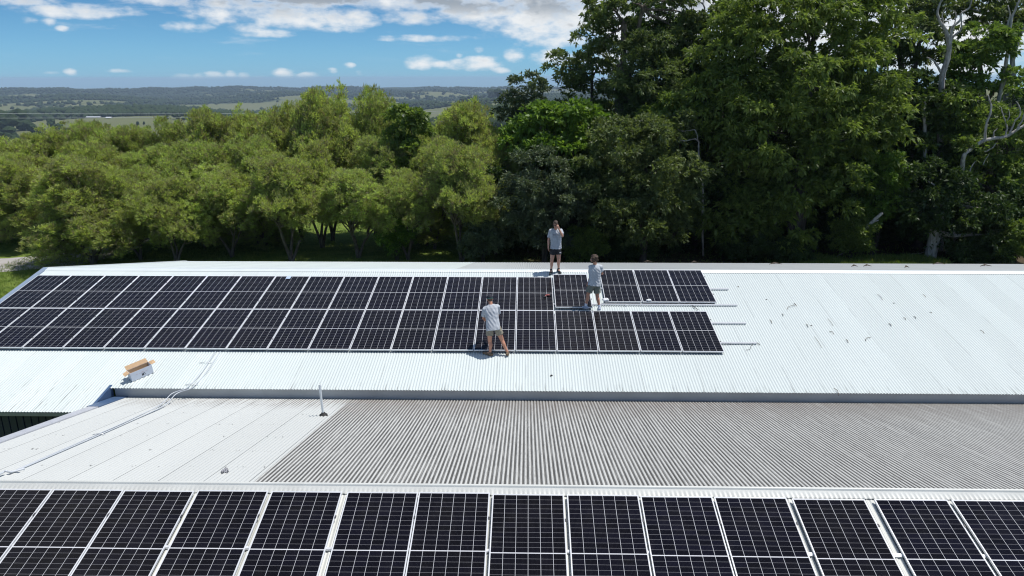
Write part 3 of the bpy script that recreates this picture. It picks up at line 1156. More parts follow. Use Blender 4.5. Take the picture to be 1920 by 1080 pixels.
for q in TW:
    wire_on('fallen_twig', [(q[0], q[1], 0), ((q[0] + q[2]) / 2 + 1, (q[1] + q[3]) / 2, .012), (q[2], q[3], 0)], .0075 if q[3] - q[1] < 8 else .004,
            M['twig'], 'small dark twig scattered on the bare right half of the white roof', 'twig', 'fallen twigs on the roof')
for (x, y) in ((1676, 569), (1521, 611), (1384, 538), (1437, 562)):
    c = roof_hit(x, y, .006)
    mb = MB()
    bmesh.ops.create_icosphere(mb.bm, subdivisions=2, radius=.022, matrix=Matrix.Translation(Vector(c)) @ Matrix.Diagonal((1.2, .8, .5, 1)))
    tag(mb.build('gumnut', M['twig']), 'tiny dark seed pod scattered on the white roof right of the panels', 'seed pod', 'seed pods on the roof')
c = roof_hit(1034, 705, .01)
mb = MB()
bmesh.ops.create_icosphere(mb.bm, subdivisions=2, radius=.032, matrix=Matrix.Translation(Vector(c)) @ Matrix.Diagonal((1.1, .8, .7, 1)))
tag(mb.build('dark_scrap', M['rubber']), 'small black scrap on the white roof below the panels near the eave', 'scrap')
# twigs caught at the valley fascia
for (pts, lab) in (([(1563, 729, .01), (1570, 735, .03), (1572, 741, -.02)], 'dark twig hanging over the far eave at the right'),
                   ([(1812, 754.5, .02), (1822, 750, .05), (1830, 745, .10)], 'thin stick propped against the grey fascia at the far right')):
    P = [roof_hit(x, y, l) for x, y, l in pts] if pts[0][1] < 735 else [mid_hit(x, y, l) for x, y, l in pts]
    mb = MB()
    mb.tube(smooth_path(P, 4), .007, 6)
    tag(mb.build('stick', M['twig']), lab, 'stick')
# leaves on the far slope
NFAR = np.array([0, (RZ - FE_Z), (FE_Y - RY)])
NFAR = NFAR / np.linalg.norm(NFAR)
for (x, y, w) in ((1454, 496.5, .30), (1602, 501, .14), (1626, 500.5, .18), (1760, 496.5, .30), (1848, 500.3, .26), (1215, 492.5, .22), (1302, 493.5, .16), (1700, 503, .1)):
    c = Vector(on_plane(x, y, P_ROOF, NFAR)) + Vector((0, 0, .03))
    mb = MB()
    mb.tube([c + Vector((-w, -.05, .01)), c + Vector((-.1 * w, .06, .05)), c + Vector((w, .02, .0))], [.012, .03, .008], 5)
    mb.tube([c + Vector((-.3 * w, .0, .02)), c + Vector((.2 * w, .10, .03)), c + Vector((.6 * w, .2, .0))], [.012, .02, .006], 5)
    tag(mb.build('leaf_debris', M['twig']), 'dry leafy twig fallen on the far slope beyond the ridge', 'twig', 'dry twigs beyond the ridge')

# drill, cloths, sticker
dc = pan_hit(1027, 555, .0)
drill = thing('cordless_drill', 'red and black cordless drill lying on an upper row panel', 'drill', Vector(dc), (TR, 0, R(-8)))
mb = MB()
mb.tube([(-.05, 0, .03), (-.02, 0, .032), (.05, 0, .032), (.06, 0, .03)], [.022, .030, .030, .02], 10)
mb.tube([(-.04, .0, .03), (-.06, -.04, .028), (-.075, -.11, .025)], [.024, .020, .020], 8)
mb.build('housing', M['tool_red'], drill)
mb = MB()
mb.tube([(.06, 0, .03), (.09, 0, .03), (.12, 0, .03)], [.02, .022, .010], 10)
mb.box((-.12, -.16, .001), (-.03, -.10, .05), bevel=.008)
mb.build('battery_and_chuck', M['tool_black'], drill)


def crumple(name, px, py, w, mat, label, cat, hit=pan_hit, l=.03):
    c = Vector(hit(px, py, l))
    mb = MB()
    bmesh.ops.create_icosphere(mb.bm, subdivisions=3, radius=1)
    for v in mb.bm.verts:
        k = 1 + .22 * math.sin(v.co.x * 5 + v.co.y * 3) + .18 * math.sin(v.co.y * 7 + 1)
        v.co = c + Vector((v.co.x * w * k, v.co.y * w * .6 * k, max(-.4, v.co.z) * w * .45 * k))
    return tag(mb.build(name, mat), label, cat)


crumple('white_cloth', 1136, 563.5, .10, M['paper'], 'white crumpled cloth left on the rail beside the curly haired man', 'cloth')
crumple('white_glove', 1217, 564.5, .075, M['paper'], 'small white cloth scrap on the bare rail under the middle loose panel', 'cloth')
mb = MB()
c = pan_hit(541, 520.5, .004)
mb.box((-.075, -.09, 0), (.075, .09, .002))
st = mb.build('sticker', simple('sticker_blue', (.40, .50, .66), .6))
st.location = Vector(c)
st.rotation_euler = (TR, 0, 0)
tag(st, 'pale blue paper sticker on an upper row panel', 'sticker')

# ================================================================== PEOPLE
def rot_to(z):
    return Vector((0, 0, 1)).rotation_difference(Vector(z).normalized())


class Flesh:
    """closed shapes that are fused into one skin by a voxel remesh"""
    def __init__(self):
        self.bm = bmesh.new()

    def cone(self, p0, r0, p1, r1, n=16):
        p0, p1 = Vector(p0), Vector(p1)
        ax = (p1 - p0)
        L = max(ax.length, 1e-5)
        q = rot_to(ax)
        prof = []
        for k in range(6):
            a = -math.pi / 2 + k / 6 * math.pi / 2
            prof.append((r0 * math.cos(a), r0 * math.sin(a)))
        prof.append((r0, 0))
        prof.append((r1, L))
        for k in range(1, 7):
            a = k / 6 * math.pi / 2
            prof.append((r1 * math.cos(a), L + r1 * math.sin(a)))
        self._lathe(prof, p0, q, n)

    def _lathe(self, prof, p0, q, n):
        rings = []
        for (r, z) in prof:
            if r < 1e-5:
                r = 1e-5
            rings.append([self.bm.verts.new(p0 + q @ Vector((r * math.cos(2 * math.pi * k / n), r * math.sin(2 * math.pi * k / n), z))) for k in range(n)])
        for a, b in zip(rings, rings[1:]):
            for k in range(n):
                self.bm.faces.new((a[k], a[(k + 1) % n], b[(k + 1) % n], b[k]))
        self.bm.faces.new(rings[0][::-1])
        self.bm.faces.new(rings[-1])

    def chain(self, pts):
        for (p0, r0), (p1, r1) in zip(pts, pts[1:]):
            self.cone(p0, r0, p1, r1)

    def ball(self, c, r, axes=None):
        """r three radii along axes (columns) """
        Mx = Matrix.Identity(3) if axes is None else Matrix(axes).transposed()
        Mt = Matrix.Translation(Vector(c)) @ Mx.to_4x4() @ Matrix.Diagonal((*r, 1))
        bmesh.ops.create_uvsphere(self.bm, u_segments=20, v_segments=14, radius=1.0, matrix=Mt)

    def loft(self, secs, side, n=20):
        """flat ended tube: secs = (centre, half width along side, half depth)"""
        rings = []
        for i, (c, a, b_) in enumerate(secs):
            c = Vector(c)
            t_ = Vector(secs[min(i + 1, len(secs) - 1)][0]) - Vector(secs[max(i - 1, 0)][0])
            t_.normalize()
            sd = Vector(side) - t_ * Vector(side).dot(t_)
            sd.normalize()
            fw = t_.cross(sd)
            ring = []
            for k in range(n):
                ang = 2 * math.pi * k / n
                cx_, sx_ = math.cos(ang), math.sin(ang)
                e_ = .82
                ring.append(self.bm.verts.new(c + sd * a * math.copysign(abs(cx_) ** e_, cx_) + fw * b_ * math.copysign(abs(sx_) ** e_, sx_)))
            rings.append(ring)
        for a, b_ in zip(rings, rings[1:]):
            for k in range(n):
                self.bm.faces.new((a[k], a[(k + 1) % n], b_[(k + 1) % n], b_[k]))
        self.bm.faces.new(rings[0][::-1])
        self.bm.faces.new(rings[-1])

    def build(self, name, mat, parent, voxel=.009, smooth=4, jitter=0.0):
        bmesh.ops.recalc_face_normals(self.bm, faces=self.bm.faces[:])
        me = bpy.data.meshes.new(name + '_raw')
        self.bm.to_mesh(me)
        self.bm.free()
        o = bpy.data.objects.new(name + '_raw', me)
        COL.objects.link(o)
        r_ = o.modifiers.new('r', 'REMESH')
        r_.mode = 'VOXEL'
        r_.voxel_size = voxel
        if smooth:
            s_ = o.modifiers.new('s', 'SMOOTH')
            s_.factor = .5
            s_.iterations = smooth
        dg = bpy.context.evaluated_depsgraph_get()
        me2 = bpy.data.meshes.new_from_object(o.evaluated_get(dg))
        bpy.data.objects.remove(o)
        bpy.data.meshes.remove(me)
        me2.name = name
        me2.materials.clear()
        if jitter:
            n_ = len(me2.vertices)
            co = np.empty(n_ * 3, np.float32)
            me2.vertices.foreach_get('co', co)
            co = co.reshape(-1, 3)
            f = np.sin(co[:, 0] * 60 + co[:, 2] * 45) * np.sin(co[:, 1] * 55 - co[:, 2] * 35)
            nn = np.empty(n_ * 3, np.float32)
            me2.vertices.foreach_get('normal', nn)
            co = co + nn.reshape(-1, 3) * (f * jitter)[:, None]
            me2.vertices.foreach_set('co', co.ravel().astype(np.float32))
        me2.polygons.foreach_set('use_smooth', np.ones(len(me2.polygons), bool))
        return link(name, me2, mat, parent)


def hand(fl, wrist, d_, palm_n, thumb_side, curl, s=1.0):
    """palm, four bent fingers of different lengths and a thumb off the side of the palm"""
    w = Vector(wrist)
    d_ = Vector(d_).normalized()
    pn = Vector(palm_n)
    pn = (pn - d_ * pn.dot(d_)).normalized()
    sd = d_.cross(pn).normalized() * thumb_side
    fl.ball(w + d_ * .045 * s, (.040 * s, .017 * s, .050 * s), (sd, pn, d_))
    fl.cone(w - d_ * .01, .025 * s, w + d_ * .03 * s, .027 * s)
    for i, (off, ln) in enumerate(((.030, .072), (.010, .082), (-.010, .076), (-.028, .060))):
        p = w + d_ * .082 * s + sd * off * s
        a = curl * (1 + .12 * i)
        r = .0092 * s
        for k, f in enumerate((.45, .32, .23)):
            dd = (d_ * math.cos(a * (k + .6)) + pn * math.sin(a * (k + .6)))
            q = p + dd * ln * f * s
            fl.cone(p, r, q, r * .9, 8)
            p, r = q, r * .9
    p = w + d_ * .025 * s + sd * .034 * s
    q = p + (d_ * .7 + sd * .6 + pn * .35).normalized() * .036 * s
    fl.cone(p, .012 * s, q, .0105 * s, 8)
    fl.cone(q, .0105 * s, q + (d_ * .9 + sd * .12 + pn * .4).normalized() * .030 * s, .009 * s, 8)


def person(label, J, body_f, head_f, mats, hands, extra, hair='short', shoe=None, build=1.0):
    """J: joints in world space; body_f / head_f: unit facing directions"""
    foot = (Vector(J['ankle_l']) + Vector(J['ankle_r'])) / 2
    org = Vector((foot.x, foot.y, min(J['ankle_l'][2], J['ankle_r'][2]) - .085))
    J = {k: Vector(v) - org for k, v in J.items()}
    root = thing('person', label, 'person', org, (0, 0, 0))
    bf = Vector(body_f).normalized()
    hf = Vector(head_f).normalized()
    neck, hip = J['neck'], (J['hip_l'] + J['hip_r']) / 2
    up = (neck - hip).normalized()
    side = (J['sh_r'] - J['sh_l']).normalized()
    b = build
    fl = Flesh()
    # trunk under the clothes
    chest = neck.lerp(hip, .32)
    waist = neck.lerp(hip, .68)
    fl.ball(chest, (.155 * b, .105 * b, .19), (side, bf, up))
    fl.ball(waist, (.135 * b, .095 * b, .17), (side, bf, up))
    fl.ball(hip + up * .02, (.155 * b, .11 * b, .13), (side, bf, up))
    fl.cone(neck - up * .05, .062, neck + Vector((0, 0, .03)) + (J['head'] - neck) * .4, .052)
    for s in ('l', 'r'):
        fl.chain([(neck.lerp(J['sh_' + s], .3) - up * .03, .055), (J['sh_' + s], .058), (J['el_' + s].lerp(J['sh_' + s], .55), .050 * b), (J['el_' + s], .037)])
        fl.chain([(J['el_' + s], .038), (J['el_' + s].lerp(J['wr_' + s], .3), .041 * b), (J['wr_' + s], .024)])
        fl.chain([(J['hip_' + s], .090 * b), (J['hip_' + s].lerp(J['knee_' + s], .4), .083 * b), (J['knee_' + s], .054)])
        kn, an = J['knee_' + s], J['ankle_' + s]
        back = -(J['toe_' + s] - an)
        back.z = 0
        back.normalize()
        fl.chain([(kn, .053), (kn.lerp(an, .30) + back * .018, .056 * b), (kn.lerp(an, .62) + back * .008, .042), (an, .034)])
        fl.chain([(an, .036), (an.lerp(J['toe_' + s], .5) - Vector((0, 0, .02)), .034), (J['toe_' + s], .026)])
        h = hands[s]
        hand(fl, J['wr_' + s], h[0], h[1], h[2], h[3])
    # head
    hd = J['head']
    hs = hf.cross(Vector((0, 0, 1))).normalized()
    hu = hs.cross(hf).normalized()
    ax = (hs, hf, hu)
    fl.ball(hd + hu * .018 - hf * .01, (.076, .096, .100), ax)
    fl.ball(hd - hu * .045 + hf * .022, (.058, .066, .068), ax)
    fl.ball(hd - hu * .088 + hf * .060, (.026, .022, .020), ax)
    fl.cone(hd + hu * .012 + hf * .088, .010, hd - hu * .028 + hf * .108, .015)
    for k in (-1, 1):
        fl.ball(hd + hs * .076 * k - hu * .012 - hf * .008, (.010, .020, .032), ax)
        fl.ball(hd + hs * .032 * k + hu * .028 + hf * .080, (.026, .012, .009), ax)
    fl.build('body', mats['skin'], root, .0085, 3)
    # mouth, eyes
    mb = MB()
    mb.tube([hd - hu * .058 + hf * .083 - hs * .026, hd - hu * .056 + hf * .092, hd - hu * .058 + hf * .083 + hs * .026], [.004, .007, .004], 6)
    mb.build('mouth', M['lip'], root)
    for k in (-1, 1):
        mb = MB()
        bmesh.ops.create_icosphere(mb.bm, subdivisions=2, radius=.011, matrix=Matrix.Translation(hd + hs * .032 * k + hu * .004 + hf * .079))
        mb.build('eye', M['eye'], root)
    # shirt
    fl = Flesh()
    hem = extra.get('hem', .10)
    lo = hip - up * hem
    fl.loft([(neck + up * .005, .070, .062), (neck - up * .03, .125, .085), (neck - up * .09, .182 * b, .112 * b), (chest, .190 * b, .128 * b), (waist, .178 * b, .124 * b),
             (hip + up * .04, .190 * b, .138 * b), (lo, .202 * b, .148 * b)], side)
    for s in ('l', 'r'):
        sh, el_ = J['sh_' + s], J['el_' + s]
        a = neck.lerp(sh, .45) - up * .045
        fl.loft([(a, .072, .072), (sh - up * .005, .078, .078), (sh.lerp(el_, .45), .074, .074), (sh.lerp(el_, extra.get('sleeve', .72)), .073, .073)], bf, 14)
        fl.ball(sh, (.072, .072, .070), (side, bf, up))
        fl.cone(neck.lerp(sh, .22) - up * .028, .070, sh - up * .002, .073)
    fl.build('shirt', mats['shirt'], root, .010, 3, .006)
    # shorts
    fl = Flesh()
    fl.loft([(hip + up * .06, .158 * b, .112 * b), (hip, .170 * b, .122 * b), (hip - up * .06, .178 * b, .128 * b)], side)
    for s in ('l', 'r'):
        h_, k_ = J['hip_' + s], J['knee_' + s]
        e_ = extra.get('short_len', .72)
        fl.loft([(h_ - up * .01, .092 * b, .104 * b), (h_.lerp(k_, .3), .103 * b, .112 * b), (h_.lerp(k_, e_), .108 * b, .110 * b)], side, 16)
    fl.build('shorts', mats['shorts'], root, .010, 3, .005)
    # socks and shoes
    for s in ('l', 'r'):
        an, toe, kn = J['ankle_' + s], J['toe_' + s], J['knee_' + s]
        fd = toe - an
        fd.z = 0
        fd.normalize()
        if 'sock' in mats:
            fl = Flesh()
            fl.loft([(an.lerp(kn, extra.get('sock', .16)), .043, .043), (an, .041, .041), (an - Vector((0, 0, .055)), .047, .047)], (1, 0, 0), 14)
            fl.build('sock', mats['sock'], root, .008, 2)
        fl = Flesh()
        sole = min(an.z, toe.z + .06) - .085
        g0 = Vector((an.x, an.y, an.z - .085)) - fd * .055
        g1 = Vector((toe.x, toe.y, toe.z - .028))
        sdv = fd.cross(Vector((0, 0, 1)))
        fl.chain([(g0 + Vector((0, 0, .045)), .044), (g0.lerp(g1, .5) + Vector((0, 0, .040)), .044), (g1 + Vector((0, 0, .032)), .034)])
        fl.chain([(an - Vector((0, 0, .05)), .050), (an - Vector((0, 0, .012)), .047)])
        fl.build('shoe', mats['shoe'], root, .008, 2)
    # hair or cap
    if hair == 'cap':
        fl = Flesh()
        fl.ball(hd + hu * .040 - hf * .012, (.088, .106, .092), ax)
        fl.build('cap', M['cap'], root, .008, 2)
        fl = Flesh()
        fl.loft([(hd + hu * .042 + hf * .06, .070, .008), (hd + hu * .034 + hf * .165, .055, .006)], hs, 14)
        fl.build('cap_peak', M['cap'], root, .006, 1)
        mb = MB()
        pts = [hd + hu * .012 + hs * (.083 * math.sin(a)) - hf * (.094 * math.cos(a) + .012) for a in np.linspace(-1.2, 1.2, 9)]
        mb.tube(pts, .011, 6)
        mb.build('cap_strap', M['cap_band'], root)
        fl = Flesh()
        fl.ball(hd - hu * .028 - hf * .035, (.070, .066, .045), ax)
        fl.build('hair', M['hair'], root, .008, 1)
    elif hair == 'short':
        fl = Flesh()
        fl.ball(hd + hu * .050 - hf * .022, (.084, .094, .082), ax)
        fl.ball(hd + hu * .005 - hf * .05, (.078, .068, .080), ax)
        for k in (-1, 1):
            fl.ball(hd + hu * .055 + hf * .040 + hs * .042 * k, (.040, .042, .038), ax)
            fl.ball(hd + hu * .005 + hf * .012 + hs * .070 * k, (.016, .030, .055), ax)
        fl.build('hair', M['hair'], root, .008, 1, .004)
    else:
        fl = Flesh()
        r_ = np.random.default_rng(3)
        for k in range(60):
            v = unit(r_.normal(0, 1, 3) + np.array([0, 0, .5]))
            v = Vector(v)
            if v.dot(hf) > .45 and v.dot(hu) < .5:
                continue
            rr = .118 + r_.uniform(-.012, .016)
            fl.ball(hd + hu * .022 - hf * .018 + v * rr * .80, (r_.uniform(.028, .042),) * 3)
        fl.ball(hd + hu * .03 - hf * .022, (.092, .098, .10), ax)
        fl.build('hair', M['hair_pale'], root, .009, 1, .006)
        fl = Flesh()
        fl.ball(hd - hu * .082 + hf * .050, (.052, .044, .036), ax)
        fl.ball(hd - hu * .060 + hf * .02, (.066, .050, .030), ax)
        fl.build('beard', M['hair'], root, .008, 1, .003)
    if extra.get('glasses'):
        for k in (-1, 1):
            mb = MB()
            Mt = Matrix.Translation(hd + hs * .033 * k + hu * .006 + hf * .099) @ Matrix(ax).transposed().to_4x4() @ Matrix.Diagonal((.028, .008, .021, 1))
            bmesh.ops.create_uvsphere(mb.bm, u_segments=14, v_segments=10, radius=1, matrix=Mt)
            mb.build('sunglass_lens', M['lens'], root)
        mb = MB()
        mb.tube([hd - hs * .082 - hf * .0 + hu * .012, hd - hs * .072 + hf * .075 + hu * .012, hd + hf * .104 + hu * .012, hd + hs * .072 + hf * .075 + hu * .012, hd + hs * .082 + hu * .012], .004, 6)
        mb.build('sunglass_frame', M['lens'], root)
    return root, org


def spot(px, py, Y):
    return Vector(at(px, py, Y))


def on_roof(px, py):
    return Vector(roof_hit(px, py))


# the man at the lower edge of the rows, seen from behind
fL, fR = on_roof(917, 667.5), on_roof(949, 668)
Yb = fL.y
J = dict(ankle_l=spot(919, 661, Yb + .02), toe_l=Vector(fL) + Vector((-.15, .10, .035)), knee_l=spot(918.5, 640.5, Yb + .06), hip_l=spot(918.0, 612.5, Yb + .07),
         ankle_r=spot(951.5, 660.5, Yb + .02), toe_r=Vector(fR) + Vector((.06, .17, .035)), knee_r=spot(941.5, 638, Yb + .10), hip_r=spot(931.0, 611, Yb + .07),
         neck=spot(920, 571.5, Yb + .27), head=spot(918.5, 560.5, Yb + .35), sh_l=spot(909.5, 579.5, Yb + .24), sh_r=spot(932.5, 575.5, Yb + .30),
         el_l=spot(906.5, 596.0, Yb + .30), wr_l=spot(909.5, 601.0, Yb + .53), el_r=spot(934.0, 590, Yb + .46), wr_r=spot(925, 596.0, Yb + .60))
for s in ('l', 'r'):
    J['ankle_' + s].z = max(J['ankle_' + s].z, rear_z(J['ankle_' + s].y) + .09)
person('man in a dark cap seen from behind, standing below the panels in khaki shorts', J, (-.12, 1, -.15), (-.25, 1, -.40),
       dict(skin=M['skin'], shirt=M['tee'], shorts=M['khaki'], shoe=M['boot']),
       dict(l=((.5, .7, -.2), (.3, .2, -1), 1, .5), r=((-.7, .6, -.2), (-.2, .2, -1), -1, .5)), dict(hem=.115, short_len=.56, sleeve=.80), hair='cap')

# the man in black shorts on the ridge, facing the camera
g1, g2 = on_roof(1033.5, 513.5), on_roof(1047.8, 511.5)
Yb = (g1.y + g2.y) / 2
J = dict(ankle_r=spot(1033.4, 506.0, g1.y + .04), toe_r=Vector(g1) + Vector((-.05, -.13, .02)), knee_r=spot(1034.6, 489, Yb), hip_r=spot(1037.6, 467.5, Yb + .04),
         ankle_l=spot(1047.3, 505.0, g2.y + .04), toe_l=Vector(g2) + Vector((.05, -.13, .02)), knee_l=spot(1047.6, 488, Yb), hip_l=spot(1046.8, 467.2, Yb + .04),
         neck=spot(1042.2, 430.2, Yb + .04), head=spot(1041.8, 420.8, Yb - .03), sh_r=spot(1033.0, 433.0, Yb + .06), sh_l=spot(1051.2, 432.6, Yb + .04),
         el_r=spot(1028.8, 449.5, Yb + .10), wr_r=spot(1028.2, 463.5, Yb), el_l=spot(1054.6, 442.6, Yb - .12), wr_l=spot(1047.6, 428.8, Yb - .20))
for s in ('l', 'r'):
    J['ankle_' + s].z = rear_z(J['ankle_' + s].y) + .105
    J['toe_' + s].z = rear_z(J['toe_' + s].y) + .05
mx_, og = person('man in sunglasses facing the camera near the ridge, one hand raised to his face', J, (-.05, -1, 0), (-.28, -1, -.38),
                 dict(skin=M['skin_pale'], shirt=M['tee'], shorts=M['black_cloth'], shoe=M['shoe_dark'], sock=M['shoe_dark']),
                 dict(r=((.05, -.1, -1), (.9, -.2, 0), -1, .35), l=((-.35, -.1, .95), (0, 1, .1), 1, .55)), dict(hem=-.03, short_len=.46, sleeve=.72, glasses=True, sock=.16), hair='short')
# pale patch on the leg of the shorts, faint line of print across the chest
mb = MB()
c = J['hip_l'].lerp(J['knee_l'], .28) - og + Vector((.055, -.112, 0))
for (dx_, dz_) in ((0, 0), (.018, .012), (-.018, .008)):
    mb.box((c.x + dx_ - .012, c.y - .006, c.z + dz_ - .008), (c.x + dx_ + .012, c.y + .02, c.z + dz_ + .008), bevel=.003)
mb.build('shorts_badge', M['paper'], mx_)
mb = MB()
c = J['neck'].lerp((J['hip_l'] + J['hip_r']) / 2, .235) - og
for k in range(11):
    x = -.10 + .018 * k
    mb.box((c.x + x - .006, c.y - .128 - .012 * math.cos(x * 9), c.z - .008), (c.x + x + .005, c.y - .110, c.z + .008 + .004 * (k % 3)))
mb.build('chest_print', simple('chest_print', (.14, .15, .18), .9), mx_)

# the curly haired man stepping between the rows
Yb = 21.16
gz = lambda y: PZ0 + (y - PY0) * math.tan(TR)
J = dict(ankle_l=spot(1098.0, 577.5, Yb + .06), toe_l=spot(1092.5, 583.2, Yb + .10), knee_l=spot(1102, 553, Yb + .10), hip_l=spot(1109.5, 533.5, Yb + .12),
         ankle_r=spot(1124.0, 577.0, Yb + .10), toe_r=spot(1123.0, 580.0, Yb + .30), knee_r=spot(1119.8, 554.5, Yb + .16), hip_r=spot(1119.3, 532.5, Yb + .14),
         neck=spot(1116.2, 496.5, Yb + .18), head=spot(1113.4, 486.2, Yb + .20), sh_l=spot(1108.2, 501.0, Yb + .22), sh_r=spot(1125.4, 500.4, Yb + .16),
         el_l=spot(1107.6, 517.5, Yb + .16), wr_l=spot(1102.6, 531.0, Yb + .22), el_r=spot(1129.0, 513.5, Yb + .22), wr_r=spot(1126.5, 512.5, Yb + .46))
for s in ('l', 'r'):
    y = J['ankle_' + s].y
    J['ankle_' + s].z = gz(y) + .095 - (.06 if s == 'r' else 0)
    J['toe_' + s].z = J['ankle_' + s].z - .055
person('curly haired bearded man in sage shorts and white socks, looking left between the panel rows', J, (-.55, .85, 0), (-1, .22, -.12),
       dict(skin=M['skin'], shirt=M['tee_pale'], shorts=M['sage'], shoe=M['shoe_grey'], sock=M['sock']),
       dict(l=((-.35, .2, -.9), (.8, .5, 0), 1, .4), r=((-.1, 1, .05), (-.9, 0, -.2), -1, .5)), dict(hem=.04, short_len=.74, sleeve=.62, sock=.24), hair='curly')


# ================================================================== TREES
def leaves(name, P, D, K, L, W, spread, rng, tint, drop=0.0):
    """K leaves fan out from every tuft base P along D; one mesh, a random tint value per leaf"""
    n = len(P)
    Pk = np.repeat(P, K, 0) + rng.normal(0, .05, (n * K, 3))
    Dk = unit(np.repeat(D, K, 0) + rng.normal(0, spread, (n * K, 3)))
    Dk[:, 2] -= drop
    Dk = unit(Dk)
    ln = L * rng.uniform(.55, 1.2, (n * K, 1))
    wd = W * rng.uniform(.7, 1.25, (n * K, 1))
    sd = unit(np.cross(Dk, rng.normal(0, 1, (n * K, 3))))
    mid = Pk + Dk * ln * .45
    tip = Pk + Dk * ln
    tip[:, 2] -= (ln[:, 0] * .18)
    V = np.stack([Pk, mid + sd * wd * .5, tip, mid - sd * wd * .5], 1).reshape(-1, 3)
    F = np.arange(n * K * 4).reshape(-1, 4)
    me = np_mesh(name, V, F)
    a = me.attributes.new('tint', 'FLOAT', 'FACE')
    tv = np.clip(np.repeat(tint, K) + rng.normal(0, .12, n * K), 0, 1)
    a.data.foreach_set('value', tv.astype(np.float32))
    return me


def lumps(u, rng, k=5):
    f = np.zeros(len(u))
    for _ in range(k):
        d_ = unit(rng.normal(0, 1, 3))
        f += np.sin(u @ d_ * rng.uniform(3, 7) + rng.uniform(0, 6.28))
    return f / k


def crown_tufts(blobs, rng, puff=.62, puff_k=1.0, tuft_n=34, up=.5, flat=.75, inner=.25, cap=.55, twiggy=0.0):
    """blobs (cx,cy,cz,rx,ry,rz) -> puffs on the blobs' outsides -> tufts on the puffs"""
    Ps, Ds, Ts = [], [], []
    for (cx, cy, cz, rx, ry, rz) in blobs:
        c = np.array([cx, cy, cz])
        r = np.array([rx, ry, rz])
        ar = 4 * math.pi * ((rx * ry) ** 1.6 / 3 + (rx * rz) ** 1.6 / 3 + (ry * rz) ** 1.6 / 3) ** (1 / 1.6)
        n = max(5, int(puff_k * ar / (math.pi * puff ** 2)))
        u = unit(rng.normal(0, 1, (n, 3)) + np.array([0, 0, .22]))
        rad = np.where(rng.random(n) < inner, rng.uniform(.3, .75, n), rng.uniform(.78, 1.05, n))
        rad = rad * (1 + .20 * lumps(u, rng))
        pc = c + u * r * rad[:, None]
        pr = puff * rng.uniform(.55, 1.35, n)
        young = rng.random(n)
        for i in range(n):
            k = int(tuft_n * (pr[i] / puff) ** 2) + 4
            w = unit(rng.normal(0, 1, (k, 3)) + np.array([0, 0, cap]) + u[i] * .45)
            rr = pr[i] * rng.uniform(.45, 1.05, (k, 1)) * (1 + .25 * lumps(w, rng, 3))[:, None]
            off = w * rr
            off[:, 2] *= flat
            Ps.append(pc[i] + off)
            Ds.append(unit(w + np.array([0, 0, up])))
            tt = .30 + .40 * young[i] + rng.normal(0, .1, k)
            # old inner twigs carry grey brown dead leaf
            tt = np.where(rng.random(k) < twiggy * (1.6 if rad[i] < .8 else .6), .04, np.maximum(tt, .22))
            Ts.append(tt)
    return np.concatenate(Ps), np.concatenate(Ds), np.concatenate(Ts)


def limb_path(p0, p1, rng, wob=.12, n=7, sag=.0):
    p0, p1 = np.array(p0, float), np.array(p1, float)
    L = np.linalg.norm(p1 - p0)
    a = rng.normal(0, 1, 3)
    b_ = rng.normal(0, 1, 3)
    out = []
    for i in range(n + 1):
        t_ = i / n
        # limbs rise first and then reach out
        h = p0 + (p1 - p0) * np.array([t_ ** 1.25, t_ ** 1.25, t_ ** .85])
        h = h + (a * math.sin(t_ * 3.14) + b_ * math.sin(t_ * 6.28) * .5) * wob * L * .35
        out.append(h)
    return out


def trunk_mesh(mb, base, forks, targets, r0, rng, wob=.12, r_end=.02):
    """base -> fork point -> one limb for each target"""
    base = np.array(base, float)
    for (fk, r1) in forks:
        fk = np.array(fk, float)
        pts = limb_path(base, fk, rng, wob * .5, 6)
        pts[0] = base + (pts[0] - base)
        rad = [r0 * 1.25 if i == 0 else r0 + (r1 - r0) * i / 6 for i in range(7)]
        mb.tube(pts, rad, 8, False)
    for tg in targets:
        tg = np.array(tg[:3], float)
        k = min(range(len(forks)), key=lambda i: np.linalg.norm(np.array(forks[i][0]) - tg))
        fk, r1 = forks[k]
        pts = limb_path(fk, tg, rng, wob, 7)
        rad = [r1 * .85 + (r_end - r1 * .85) * (i / 7) ** .8 for i in range(8)]
        mb.tube(pts, rad, 6, False)
        for s in range(3):
            q0 = pts[3 + s]
            q1 = q0 + unit(rng.normal(0, 1, 3) + np.array([0, 0, .4])) * rng.uniform(.6, 1.3)
            mb.tube(limb_path(q0, q1, rng, .2, 4), [rad[3 + s] * .6, rad[3 + s] * .45, .018, .014, .008], 5, False)


# ---- feathery trees (fine narrow leaves in upright tufts); six individuals, then copies
def feathery_blobs(rng, H, Rr, low):
    bl = []
    n = int(rng.integers(17, 21))
    for i in range(n):
        a = i * 2.4 + rng.uniform(-.5, .5)
        f = (i + .5) / n
        rr = Rr * (.80 if f < .6 else .80 - 1.25 * (f - .6)) * rng.uniform(.55, 1.12)
        z = low + (H - low) * (.10 + .78 * f) + rng.uniform(-.5, .5)
        s = rng.uniform(.75, 1.2)
        bl.append((rr * math.cos(a), rr * math.sin(a), z, 1.15 * s, 1.15 * s, 1.05 * s))
    for k in range(3):
        bl.append((rng.uniform(-1.4, 1.4), rng.uniform(-1.2, 1.2), H - rng.uniform(.7, 1.6), .9, .9, .95))
    bl.append((0, 0, low + (H - low) * .45, 1.6, 1.6, 1.8))
    return bl


